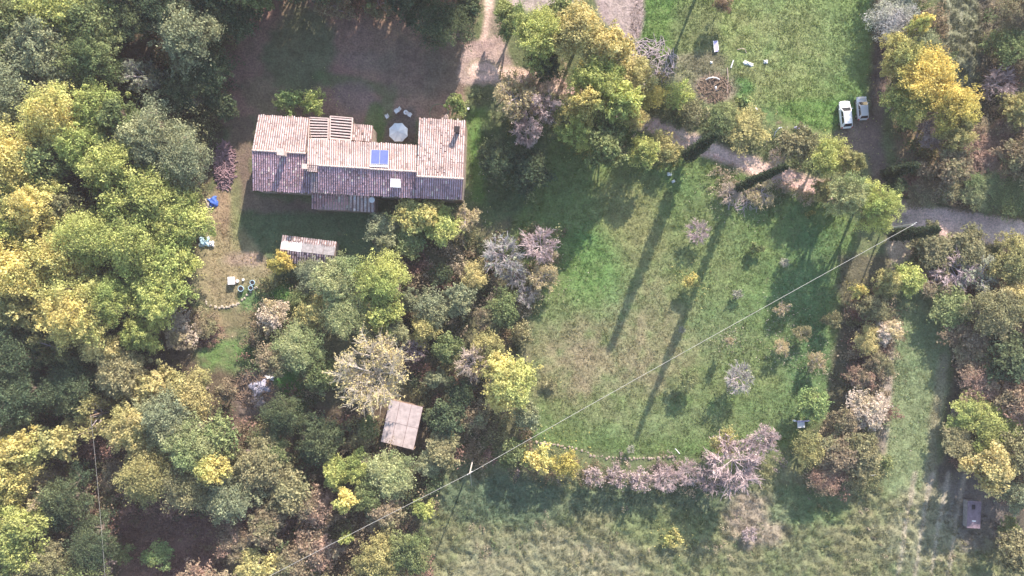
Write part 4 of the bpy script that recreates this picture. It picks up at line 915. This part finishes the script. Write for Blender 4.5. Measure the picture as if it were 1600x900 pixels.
# doors and windows on the walls one sees from the side
def on_wall(p0, p1, t, z, nrm, name='window', w_=1.0, h_=1.2, out=0.05, push=0.22):
    p = lerp(Vector(p0), Vector(p1), t); n = Vector(nrm).normalized(); p = p - n * (push - out) ; p.z = z
    opening(house, name, p, w_, h_, n)
sn = ((A_s1 - A_s0).cross(Vector((0, 0, 1)))).normalized(); sn.z = 0
for t in (.2, .5, .8): on_wall(A_s0, A_s1, t, 3.6, sn)
on_wall(A_s0, A_s1, .35, 1.05, sn, 'door', 1.1, 2.1)
for t in (.3, .75): on_wall(C_s0, C_s1, t, 4.3, sn)
on_wall(C_s0, C_s1, .5, 1.05, sn, 'door', 1.1, 2.1)
for t in (.25, .7): on_wall(E_s0, E_s1, t, 4.3, sn)
en = Vector((1, 0.05, 0)).normalized()
for t in (.2, .5, .8): on_wall(P(722, 305, 5.6), P(728, 195, 5.6), t, 3.7, en)
for t in (.3, .75): on_wall(C_e0, C_e1, t, 4.0, -sn)

# ------------------------------------------------------------------ shed
shed = thing('garden_shed', 'small garden shed with mixed tile and white sheet roof', 'shed')
S = dict(n0=P(441.5, 367.5, 2.5), n1=P(526.5, 378, 2.5), r0=P(437.5, 389.5, 3.2), r1=P(522, 399.5, 3.2), s0=P(437, 408, 2.3), s1=P(520.5, 417.5, 2.3))
ra = slab(S['r0'], S['r1'], S['n1'], S['n0'], .1).build('roof', M['roof_base'], shed)
def sub(A, B, Cc, D, s0, s1, t0, t1):
    g = lambda s, t: lerp(lerp(A, B, s), lerp(D, Cc, s), t)
    return g(s0, t0), g(s1, t0), g(s1, t1), g(s0, t1)
R_ = (S['r0'], S['r1'], S['n1'], S['n0'])
tiles(ra, *sub(*R_, 0, 1, .55, 1), 31, pitch=.36, course=.36, tone=(0.32, 0.27, 0.27), var=.35)
for s0, s1, m_ in ((0.0, .19, 'sheet_pink'), (.19, .385, 'white'), (.385, .60, 'sheet_grey'), (.60, .79, 'sheet_grey'), (.79, 1.0, 'sheet_grey')):
    a, b, c, d = [p + Vector((0, 0, .07)) for p in sub(*R_, s0 + .003, s1 - .003, 0, .62)]
    o = slab(a, b, c, d, .04).build('roof_sheet', M[m_], ra)
rb = slab(S['r0'], S['r1'], S['s1'], S['s0'], .1).build('roof', M['roof_base'], shed)
tiles(rb, S['r0'], S['r1'], S['s1'], S['s0'], 32, pitch=.38, course=.38, tone=(0.42, 0.32, 0.35), var=.45)
walls(shed, [S['s0'], S['s1'], S['r1'], S['n1'], S['n0'], S['r0']], mat=M['stone'])
dn = ((S['s1'] - S['s0']).cross(Vector((0, 0, 1)))).normalized()
pdoor = lerp(S['s0'], S['s1'], .6) - dn * .15; pdoor.z = 1.0; opening(shed, 'door', pdoor, 1.0, 1.9, dn)

# ------------------------------------------------------------------ shack roof among the trees
shack = thing('shack', 'low shack with dusty pink slab roof under the bare yellow tree', 'shack')
a, b, c, d = P(609, 624, 2.7), P(661, 636, 2.7), P(646, 703, 2.5), P(595, 690, 2.5)
rf = slab(a, b, c, d, .12).build('roof', M['roof_base'], shack)
cuts = [0, .31, .66, 1]
for i in range(3):
    for t0, t1 in ((0, .5), (.5, 1)):
        q = [p + Vector((0, 0, .05 + .012 * ((i + int(t0 * 2)) % 2))) for p in sub(a, b, c, d, cuts[i] + .006, cuts[i + 1] - .006, t0 + .004, t1 - .004)]
        slab(*q, .045).build('roof_sheet', M['sheet_pink'], rf)
walls(shack, [d, c, b, a], mat=M['wood'], inset=.3)
mb = MB()
for p in (a, b, c, d): mb.tube((p.x * .995, p.y * .995, 0), (p.x * .995, p.y * .995, p.z - .2), .08)
mb.build('post', M['wood'], shack)

# ------------------------------------------------------------------ grey box at the lower right
bx = thing('metal_box', 'long dusty pinkish grey box with a dark hatch in the lower right shade', 'box')
a, b, c, d = P(1512.5, 783, 1.3), P(1532.5, 784, 1.3), P(1530.5, 825, 1.3), P(1511, 824, 1.3)
MB().quadbox([(p.x, p.y, 0.15) for p in (d, c, b, a)], [d, c, b, a]).build('body', M['sheet_grey'], bx)
slab(*[p + Vector((0, 0, .06)) for p in sub(a, b, c, d, -.03, 1.03, -.02, 1.02)], .05).build('lid', mat_plain('shade_toned_sheet', (.20, .15, .18), .85, .25, 2), bx)  # lid colour darkened to carry the shade of the trees above
slab(*[p + Vector((0, 0, .12)) for p in sub(a, b, c, d, .3, .55, .12, .3)], .05).build('hatch', M['dark'], bx)
slab(*[p + Vector((0, 0, .10)) for p in sub(a, b, c, d, .35, .65, .72, .76)], .04).build('bar', M['white'], bx)
for s, t in ((.15, .1), (.85, .1), (.15, .9), (.85, .9)):
    p = sub(a, b, c, d, s, s, t, t)[0]; MB().box((p.x, p.y, .08), (.2, .2, .16)).build('foot', M['dark'], bx)

# ------------------------------------------------------------------ cars
def loft(sections, name, mat, root, caps=True, smooth=True):
    n = len(sections[0]); V = [p for s in sections for p in s]; F = []
    for i in range(len(sections) - 1):
        for k in range(n - 1): F.append((i * n + k, i * n + k + 1, (i + 1) * n + k + 1, (i + 1) * n + k))
        F.append((i * n + n - 1, i * n, (i + 1) * n, (i + 1) * n + n - 1))
    F.append(tuple(range(n))); F.append(tuple(reversed([(len(sections) - 1) * n + k for k in range(n)])))
    me = bpy.data.meshes.new(name); me.from_pydata(V, [], F); me.update()
    if smooth: me.polygons.foreach_set('use_smooth', np.ones(len(me.polygons), bool))
    o = link(name, me, root, mat); md = o.modifiers.new('b', 'SUBSURF'); md.levels = 1; md.render_levels = 2; return o
def car(label, px, py, rot, L, Wd, paint):
    q = P(px, py, .8); r = thing('parked_car', label, 'car', (q.x, q.y, 0), rot, 'white cars parked at the edge of the upper meadow')
    l = L / 4.4; w = Wd / 1.8
    def sec(y, hw, z, zb=.28):
        hw *= w; y *= l
        return [(-hw * .9, y, zb), (-hw, y, .45), (-hw, y, z - .16), (-hw * .93, y, z - .04), (-hw * .6, y, z + .02), (0, y, z + .04), (hw * .6, y, z + .02), (hw * .93, y, z - .04), (hw, y, z - .16), (hw, y, .45), (hw * .9, y, zb)]
    loft([sec(2.2, .5, .62, .35), sec(2.12, .72, .70), sec(1.8, .85, .84), sec(1.1, .9, .96), sec(0, .91, 1.0), sec(-1.4, .91, 1.02), sec(-1.95, .87, 1.0), sec(-2.12, .78, .92), sec(-2.2, .6, .7, .35)], 'body', paint, r)
    zb, zr = .98, 1.47
    Bq = [(-.80 * w, 1.12 * l, zb), (.80 * w, 1.12 * l, zb), (.78 * w, -2.0 * l, zb + .02), (-.78 * w, -2.0 * l, zb + .02)]
    Tq = [(-.62 * w, .38 * l, zr - .03), (.62 * w, .38 * l, zr - .03), (.59 * w, -1.55 * l, zr), (-.59 * w, -1.55 * l, zr)]
    cab = MB().quadbox(Bq, Tq).build('cabin', paint, r)
    slab(*[Vector(p) + Vector((0, 0, .035)) for p in (Tq[0], Tq[1], Tq[2], Tq[3])], .05).build('roof', paint, r)
    def pane(name, q, s0, s1, t0, t1):
        q = [Vector(p) for p in q]; n = (q[1] - q[0]).cross(q[3] - q[0]).normalized(); cen = sum(q, Vector()) / 4
        if n.dot(cen - Vector((0, -.4, 1.0))) < 0: n = -n
        pts = sub(*q, s0, s1, t0, t1); MB().quadbox([p - n * .01 for p in pts], [p + n * .015 for p in pts]).build(name, M['glass'], r)
    pane('windscreen', (Bq[0], Bq[1], Tq[1], Tq[0]), .06, .94, .08, .95); pane('rear_window', (Bq[3], Bq[2], Tq[2], Tq[3]), .08, .92, .12, .92)
    for k, (i0, i1) in enumerate(((0, 3), (1, 2))):
        for s0, s1 in ((.12, .43), (.46, .86)): pane('side_window', (Bq[i0], Bq[i1], Tq[i1], Tq[i0]), s0, s1, .14, .9)
    for sx in (-1, 1):
        MB().box((sx * .98 * w, .85 * l, 1.0), (.2, .12, .13), 0, .8).build('wing_mirror', paint, r)
        MB().box((sx * .68 * w, 1.93 * l, .74), (.28, .32, .12), -sx * .35, .8).build('headlight', M['lamp'], r)
        MB().box((sx * .74 * w, -2.06 * l, .84), (.2, .2, .2), sx * .3, .8).build('tail_light', M['red'], r)
        for y in (1.35, -1.35):
            wh = MB().tube((sx * .70 * w, y * l, .33), (sx * .905 * w, y * l, .33), .33, .33, 20).build('wheel', M['tyre'], r)
            MB().tube((sx * .80 * w, y * l, .33), (sx * .915 * w, y * l, .33), .2, .2, 12).build('rim', M['alloy'], wh)
    for y in (2.17, -2.18): MB().box((0, y * l, .45), (1.3 * w, .12, .16)).build('bumper', M['tyre'], r)
    MB().path([(-.5 * w, .25 * l, zr + .05), (-.5 * w, -1.4 * l, zr + .06)], .02).build('roof_rail', M['steel'], r); MB().path([(.5 * w, .25 * l, zr + .05), (.5 * w, -1.4 * l, zr + .06)], .02).build('roof_rail', M['steel'], r)
    return r
car('white car parked on the left, nearer the grass', 1321.5, 179, R(5), 4.3, 1.85, M['car_white'])
car('silver white car parked on the right, under the golden trees', 1347.5, 169, R(4), 3.7, 1.7, M['car_silver'])

# ------------------------------------------------------------------ terrace things
q = P(622, 206, 2.5); par = thing('parasol', 'large pale blue white octagonal parasol behind the house', 'parasol', (q.x, q.y, 0))
MB().tube((0, 0, 0), (0, 0, 2.7), .035, .03, 8).build('pole', M['steel'], par); MB().tube((0, 0, 0), (0, 0, .1), .35, .32, 14).build('base', M['concrete'], par)
for i in range(8):
    t0, t1 = (i + .5) * math.pi / 4, (i + 1.5) * math.pi / 4
    p0 = Vector((1.53 * math.cos(t0), 1.53 * math.sin(t0), 2.2)); p1 = Vector((1.53 * math.cos(t1), 1.53 * math.sin(t1), 2.2)); top = Vector((0, 0, 2.72)); m = lerp(p0, p1, .5) * .97; m.z = 2.2
    mb = MB(); mb.v = [tuple(top), tuple(p0), tuple(m), tuple(p1), tuple(p0 - Vector((0, 0, .15))), tuple(m - Vector((0, 0, .15))), tuple(p1 - Vector((0, 0, .15)))]; mb.f = [(0, 1, 2), (0, 2, 3), (1, 4, 5, 2), (2, 5, 6, 3)]
    mb.build('panel', M['canvas'], par); MB().tube(top, p0 + Vector((0, 0, .01)), .018, .018, 4).build('rib', M['steel'], par)
MB().tube((0, 0, 2.7), (0, 0, 2.85), .05, .02, 8).build('finial', M['steel'], par)
def chair(px, py, rz, label, long=1.2):
    q = P(px, py, .4); r = thing('garden_chair', label, 'chair', (q.x, q.y, 0), rz, 'white garden chairs by the parasol')
    MB().box((0, 0, .42), (.55, long * .6, .06)).build('seat', M['white'], r); MB().quadbox([(-.27, long * .3, .45), (.27, long * .3, .45), (.27, long * .3 + .05, .42), (-.27, long * .3 + .05, .42)], [(-.27, long * .6, .85), (.27, long * .6, .85), (.27, long * .6 + .05, .82), (-.27, long * .6 + .05, .82)]).build('backrest', M['white'], r)
    for sx in (-1, 1):
        for sy in (-1, 1): MB().tube((sx * .25, sy * long * .27, 0), (sx * .25, sy * long * .27, .4), .025).build('leg', M['white'], r)
        MB().box((sx * .3, 0, .62), (.06, long * .5, .04)).build('armrest', M['white'], r)
chair(620, 173.5, R(-55), 'white reclined garden chair above the parasol, middle one'); chair(640.5, 179.5, R(60), 'white garden chair above the parasol, right one', .8); chair(604, 182.5, R(-60), 'small white garden chair above the parasol, left one', .6)
q = P(634, 175.5, .5); tb = thing('side_table', 'small round white side table between the garden chairs', 'table', (q.x, q.y, 0)); MB().tube((0, 0, .48), (0, 0, .52), .36, .36, 18).build('tabletop', M['white'], tb); MB().tube((0, 0, 0), (0, 0, .48), .04).build('leg', M['steel'], tb); MB().tube((0, 0, .52), (0, 0, .6), .09, .09, 10).build('bowl', M['wood'], tb)
q = P(622, 206, .7); tb = thing('garden_table', 'round table in the shade beneath the parasol', 'table', (q.x + .75, q.y, 0)); MB().tube((0, 0, .70), (0, 0, .74), .6, .6, 24).build('tabletop', M['wood'], tb); MB().tube((0, 0, 0), (0, 0, .70), .06).build('leg', M['steel'], tb)
q = P(686, 177, .1); o = MB().ring((q.x, q.y, .12), 1.45, .045, 40).build('hose_ring', M['hose'], None); tag(o, 'thin round hoop lying on the shaded grass by the house corner', 'hoop')
q = P(697, 183, .4); o = MB().stone((q.x, q.y, .3), .5, rnd, .6).build('pale_sack', M['mortar']); tag(o, 'pale sack against the upper right house wall', 'sack')
q = P(732, 171, 1.2); r = thing('outdoor_tap', 'dark post with white top beside the house corner', 'post', (q.x, q.y, 0)); MB().tube((0, 0, 0), (0, 0, 1.6), .1, .1).build('post', M['dark'], r); MB().box((0, 0, 1.7), (.3, .3, .2)).build('head', M['white'], r)

# ------------------------------------------------------------------ garden corner
def logs(name, px0, py0, px1, py1, n, label, mat, L=(.6, 1.5), r=.07, hgt=1.0, seed=1):
    rg = random.Random(seed); mb = MB(); cx, cy = (px0 + px1) / 2, (py0 + py1) / 2
    for i in range(n):
        while True:
            u, v = rg.uniform(-1, 1), rg.uniform(-1, 1)
            if u * u + v * v < 1: break
        p = P(cx + u * (px1 - px0) / 2, cy + v * (py1 - py0) / 2); z = .08 + (1 - u * u - v * v) * hgt * rg.random(); a = rg.random() * 6.28; l = rg.uniform(*L) / 2; e = rg.uniform(-.2, .2)
        p.z = z; d = Vector((math.cos(a) * l, math.sin(a) * l, e * l)); mb.tube(p - d, p + d, r * rg.uniform(.6, 1.3), None, 5)
    o = mb.build(name, mat); tag(o, label, 'pile', kind='stuff'); return o
logs('brush_pile', 336, 222, 366, 296, 420, 'purplish brown pile of cut branches left of the house', mat_plain('cut_branches', (0.30, 0.20, 0.22), .9, .4, 3), seed=4)
logs('brushwood', 962, 62, 1060, 130, 260, 'grey brushwood heap on the shaded end of the upper meadow', M['grey_bark'], (.8, 2.6), .05, .5, 5)
logs('brushwood', 1090, 118, 1140, 160, 150, 'brushwood and scraps under the white hoop in the upper meadow', M['wood'], (.5, 1.8), .05, .4, 6)
logs('brushwood', 1205, 260, 1240, 300, 70, 'dry twigs beside the track', M['grey_bark'], (.6, 1.8), .03, .4, 7)
logs('brushwood', 1130, 290, 1200, 330, 120, 'dry tangled twigs at the top of the meadow', M['grey_bark'], (.6, 2.0), .03, .4, 8)
rg = random.Random(5)
def cloth(name, px, py, rx, ry, h, mat, label, cat, seed=0, rz=0.0, n=14):
    rg = random.Random(seed); V = []; F = []; q = P(px, py, 0)
    for j in range(n + 1):
        for i in range(n + 1):
            u, v = i / n * 2 - 1, j / n * 2 - 1; d = max(abs(u), abs(v)); x = u * rx * (1 + .12 * math.sin(v * 5 + seed)); y = v * ry * (1 + .12 * math.sin(u * 4 + seed * 2))
            z = h * (1 - d ** 2.5) * (.75 + .25 * math.sin(u * 6 + seed) * math.cos(v * 5)) + rg.random() * h * .14 + .03
            V.append((q.x + x * math.cos(rz) - y * math.sin(rz), q.y + x * math.sin(rz) + y * math.cos(rz), z))
    for j in range(n):
        for i in range(n): k = j * (n + 1) + i; F.append((k, k + 1, k + n + 2, k + n + 1))
    me = bpy.data.meshes.new(name); me.from_pydata(V, [], F); me.update(); me.polygons.foreach_set('use_smooth', np.ones(len(me.polygons), bool)); o = link(name, me, None, mat); md = o.modifiers.new('s', 'SOLIDIFY'); md.thickness = .03; tag(o, label, cat); return o
cloth('tarpaulin', 333, 316, .75, .8, .6, M['blue'], 'bright blue tarpaulin crumpled at the edge of the woods', 'tarpaulin', 3, .3)
cloth('sheet', 326, 319, .45, .9, .3, M['rock'], 'tan rag sheet left beside the blue tarpaulin', 'sheet', 9, .2)
cloth('plastic_heap', 319, 378, .8, .75, .6, M['lblue'], 'pale blue plastic heap at the edge of the woods', 'heap', 5); cloth('plastic_sack', 331, 381, .4, .45, .45, M['white'], 'white sack next to the pale blue heap', 'sack', 6)
cloth('tarpaulin', 405, 606, 1.4, 1.2, .6, mat_plain('grey_tarp', (.42, .41, .50), .45, .2, 3), 'grey tarpaulin over the rubbish heap left of the shade', 'tarpaulin', 11, .4)
cloth('plastic_sack', 421, 590, .75, .35, .35, M['white'], 'torn white sack at the top of the rubbish heap', 'sack', 12, -.2); cloth('blanket', 403, 626, 1.0, .9, .3, M['sheet_pink'], 'faded pink blanket below the rubbish heap', 'blanket', 13, .4)
logs('rubbish', 366, 570, 430, 642, 220, 'scattered planks and sticks of the rubbish heap', M['wood'], (.4, 1.4), .05, .35, 12)
q = P(361, 438.5, .7); cr = thing('beehive_box', 'pale box on the sandy garden inside the stone edging', 'box', (q.x, q.y, 0), .05); MB().box((0, 0, .3), (.95, 1.1, .6)).build('body', M['sheet_pink'], cr); MB().box((0, 0, .66), (1.05, 1.2, .1)).build('lid', M['white'], cr)
for px, py, s, l in ((371, 439, .26, 'white bucket right next to the pale garden box'), (380, 437, .2, 'small white bucket, second from the pale garden box')):
    q = P(px, py, .3); o = MB().tube((q.x, q.y, 0), (q.x, q.y, .35), s * .85, s, 14).build('bucket', M['white']); tag(o, l, 'bucket')
for px, py, s, m_, l in ((376.5, 451, .42, 'lblue', 'pale blue round tub, leftmost of three'), (394.5, 441.5, .36, 'lblue', 'pale blue round tub, upper right of three'), (392, 450, .36, 'hose', 'dark green round tub between the pale ones')):
    q = P(px, py, .4); tb = thing('tub', l, 'tub', (q.x, q.y, 0), 0, 'round tubs in the garden corner')
    MB().tube((0, 0, 0), (0, 0, .5), s * .8, s, 20).build('wall', M[m_], tb); MB().ring((0, 0, .5), s, .05, 20).build('rim', M['lblue'], tb); MB().tube((0, 0, .5), (0, 0, .51), s * .88, s * .88, 20).build('water', M['dark'], tb)

def stone_row(name, pts, r, label, step=3.2, cat='edging', mat=None, seed=2, parts=300):
    rg = random.Random(seed); root = thing(name, label, cat, (0, 0, 0)); k = 0; rest = MB()
    meshes = [MB().stone((0, 0, 0), 1.0, random.Random(40 + i)).mesh('stone') for i in range(5)]
    for m_ in meshes: m_.materials.append(mat or M['rock'])
    for (a, b) in zip(pts[:-1], pts[1:]):
        L = math.hypot(b[0] - a[0], b[1] - a[1]); n = max(1, int(L / step))
        for i in range(n):
            x = a[0] + (b[0] - a[0]) * (i + rg.random() * .4) / n + rg.uniform(-2, 2); y = a[1] + (b[1] - a[1]) * (i + .2) / n + rg.uniform(-2, 2); q = P(x, y); s = r * rg.uniform(.45, 1.5); gz = float(ground_at(x, y)[1])
            o = bpy.data.objects.new('stone', meshes[k % 5]); C.objects.link(o); o.parent = root; o.location = (q.x, q.y, gz + s * .3); o.scale = (s, s, s * .9); o.rotation_euler = (0, 0, rg.random() * 6.28); k += 1
    return root
stone_row('stone_edging', [(318, 470), (326, 477), (338, 480), (355, 480), (370, 476), (380, 468), (395, 455), (402, 446)], .2, 'curved stone edging round the sandy garden corner', 3.4)
stone_row('dry_stone_bank', [(810, 688), (835, 690), (870, 696), (905, 703), (925, 712), (960, 716), (1000, 717), (1030, 714), (1060, 712)], .19, 'thin line of stones along the foot of the meadow', 4.2, 'wall', M['stone'])

# ------------------------------------------------------------------ scraps in the upper meadow
def bar(name, a, b, r, mat, label, cat, z=.15):
    p, q = P(*a, z), P(*b, z); p.z = q.z = z; o = MB().tube(p, q, r, r, 6).build(name, mat); tag(o, label, cat); return o
q = P(1119, 72, .4); r = thing('sun_lounger', 'lilac and white lounger lying on the upper meadow', 'lounger', (q.x, q.y, 0), .12)
MB().box((0, 0, .3), (.5, 1.7, .08)).build('mattress', M['lilac'], r); MB().box((-.32, 0, .32), (.12, 1.8, .1)).build('frame', M['white'], r); MB().box((.32, .1, .32), (.1, 1.5, .1)).build('frame', M['white'], r)
for sx in (-1, 1):
    for sy in (-1, 1): MB().tube((sx * .28, sy * .7, 0), (sx * .28, sy * .7, .27), .03).build('leg', M['white'], r)
bar('plank', (1146, 94), (1142, 106), .1, M['white'], 'short white plank lying on the upper meadow', 'plank')
cloth('plastic_sheet', 1169, 100, .85, .32, .35, M['white'], 'crumpled white sheet in the middle of the meadow scraps', 'sheet', 21, -.35)
cloth('plastic_sack', 1196, 97, .35, .32, .4, M['white'], 'white sack at the right of the meadow scraps', 'sack', 22)
cloth('plastic_sack', 1111, 98, .2, .2, .3, M['white'], 'small white bag below the lilac lounger', 'bag', 23); cloth('plastic_sack', 1182, 171, .28, .18, .25, M['white'], 'small white bag near the ochre bush', 'bag', 24, -.5)
def arch(name, pts, r, mat, label, cat):
    o = MB().path([P(x, y, 0) + Vector((0, 0, z)) for x, y, z in pts], r).build(name, mat); tag(o, label, cat)
arch('bent_pipe', [(1101, 126, .1), (1106, 123.5, .5), (1112, 122.5, .6), (1118, 123, .5), (1124, 124.5, .1)], .1, M['white'], 'white bent pipe over the brushwood scraps', 'pipe')
arch('bent_pipe', [(1152, 78, .1), (1158, 76.5, .3), (1163, 78, .3), (1166, 83, .1)], .05, M['mortar'], 'thin cream pipe bent on the grass above the white sheet', 'pipe')
arch('bent_pipe', [(1136, 106, .1), (1137, 122, .2), (1136, 146, .1)], .05, M['mortar'], 'long cream pole lying beside the scraps', 'pole')
arch('bent_pipe', [(1208, 216, .2), (1209, 208, .8), (1213, 202.5, 1.1), (1218, 201, .9)], .09, M['white'], 'short white curved pipe in the bushes left of the white sheet', 'pipe')
cloth('broken_board', 1118, 138, .2, .45, .3, M['white'], 'white board upright among the brushwood scraps', 'board', 25, .2)
cloth('roof_sheet', 1250, 200, .95, .32, .5, M['lilac'], 'lilac white sheet half under the bushes left of the cars', 'sheet', 26, .08)
cloth('plastic_sack', 1046, 272, .38, .28, .5, M['white'], 'white bag at the foot of the first cypress shadow', 'bag', 27); cloth('plastic_sack', 1052, 283.5, .28, .2, .3, M['white'], 'lower small white bag in the cypress shadow', 'bag', 28, .5)
q = P(1252, 664, .5); r = thing('garden_bench', 'white garden seat on dark frame under the fresh green tree', 'bench', (q.x, q.y, 0), .05)
MB().box((0, 0, .45), (1.15, .95, .1), 0, .9).build('seat', M['white'], r); MB().box((.25, .62, .6), (2.0, .12, .5)).build('backrest', M['lilac'], r); MB().box((-1.1, .75, .6), (.35, .2, .5)).build('armrest', M['white'], r)
for sx in (-1, 1):
    for sy in (-1, 1): MB().tube((sx * .5, sy * .4, 0), (sx * .5, sy * .4, .42), .04).build('leg', M['dark'], r)
bar('plank', (1356, 743.5), (1374, 741), .09, M['white'], 'white pole lying at the lower end of the hedge by the strip field', 'pole', .4)
bar('plank', (1055, 701), (1062, 709), .07, M['white'], 'short white stick at the meadow foot hedge', 'stick', .6)

# ------------------------------------------------------------------ power line
def pole(top, h, label, mat, guy=None):
    q = P(*top, h); r = thing('power_pole', label, 'pole', (q.x, q.y, 0)); MB().tube((0, 0, -.3), (0, 0, h + .25), .12, .09, 10).build('shaft', mat, r)
    MB().box((0, 0, h), (.9, .1, .1), .6).build('crossarm', M['steel'], r)
    for s in (-.35, .35): MB().tube((s * math.cos(.6), s * math.sin(.6), h + .05), (s * math.cos(.6), s * math.sin(.6), h + .25), .05, .04).build('insulator', M['white'], r)
    if guy: MB().tube((0, 0, h - 1), guy, .03, .03, 5).build('guy_wire', M['cable'], r)
    return Vector((q.x, q.y, h + .2))
p1 = pole((1428, 350), 9, 'pale concrete power pole beside the cypress at the track bend', M['cable'])
p2 = pole((734, 739), 8.5, 'white power pole at the left end of the bottom field', M['concrete'], (-.2, -4.2, 0))
p3 = P(430, 897, 8.6); dd = (p3 - p2); p3 = p2 + dd * 1.9
def cable(a, b, sag, label, r=.045):
    pts = [lerp(a, b, i / 40) + Vector((0, 0, -sag * 4 * (i / 40) * (1 - i / 40))) for i in range(41)]
    o = MB().path(pts, r, 5).build('power_cable', M['cable']); tag(o, label, 'cable')
cable(p1, p2, .7, 'pale power cable crossing the meadow diagonally between the two poles', .026); cable(p2, p3, .6, 'pale power cable running over the lower woods to the bottom edge', .026)
r = thing('power_pole', 'power pole beyond the bottom edge of the woods', 'pole', (p3.x, p3.y, 0)); MB().tube((0, 0, -.3), (0, 0, 8.9), .17, .12, 10).build('shaft', M['white'], r)
a = P(142, 650, 9); b = P(163, 905, 9); bb = a + (b - a) * 1.3
cable(a, bb, .3, 'thin second cable hanging over the dark lower left hollow', .014)
for p, l in ((a, 'wooden pole hidden among the lower left trees'), (bb, 'wooden pole beyond the bottom edge at the left')):
    r = thing('power_pole', l, 'pole', (p.x, p.y, 0)); MB().tube((0, 0, -.3), (0, 0, 9), .15, .1, 8).build('shaft', M['wood'], r)
# ------------------------------------------------------------------ thin autumn haze
hz = MB().box((0, 0, 58.5), (1400, 1400, 123)).mesh('haze'); hm = bpy.data.materials.new('haze'); hm.use_nodes = True
for n_ in list(hm.node_tree.nodes):
    if n_.type != 'OUTPUT_MATERIAL': hm.node_tree.nodes.remove(n_)
pv = hm.node_tree.nodes.new('ShaderNodeVolumePrincipled'); pv.inputs['Density'].default_value = 0.00021; pv.inputs['Color'].default_value = (.95, .88, 1.0, 1)
hm.node_tree.links.new(pv.outputs[0], [n_ for n_ in hm.node_tree.nodes if n_.type == 'OUTPUT_MATERIAL'][0].inputs['Volume'])
o = link('haze', hz, None, hm); tag(o, kind='stuff')
print('objects', len(bpy.data.objects))
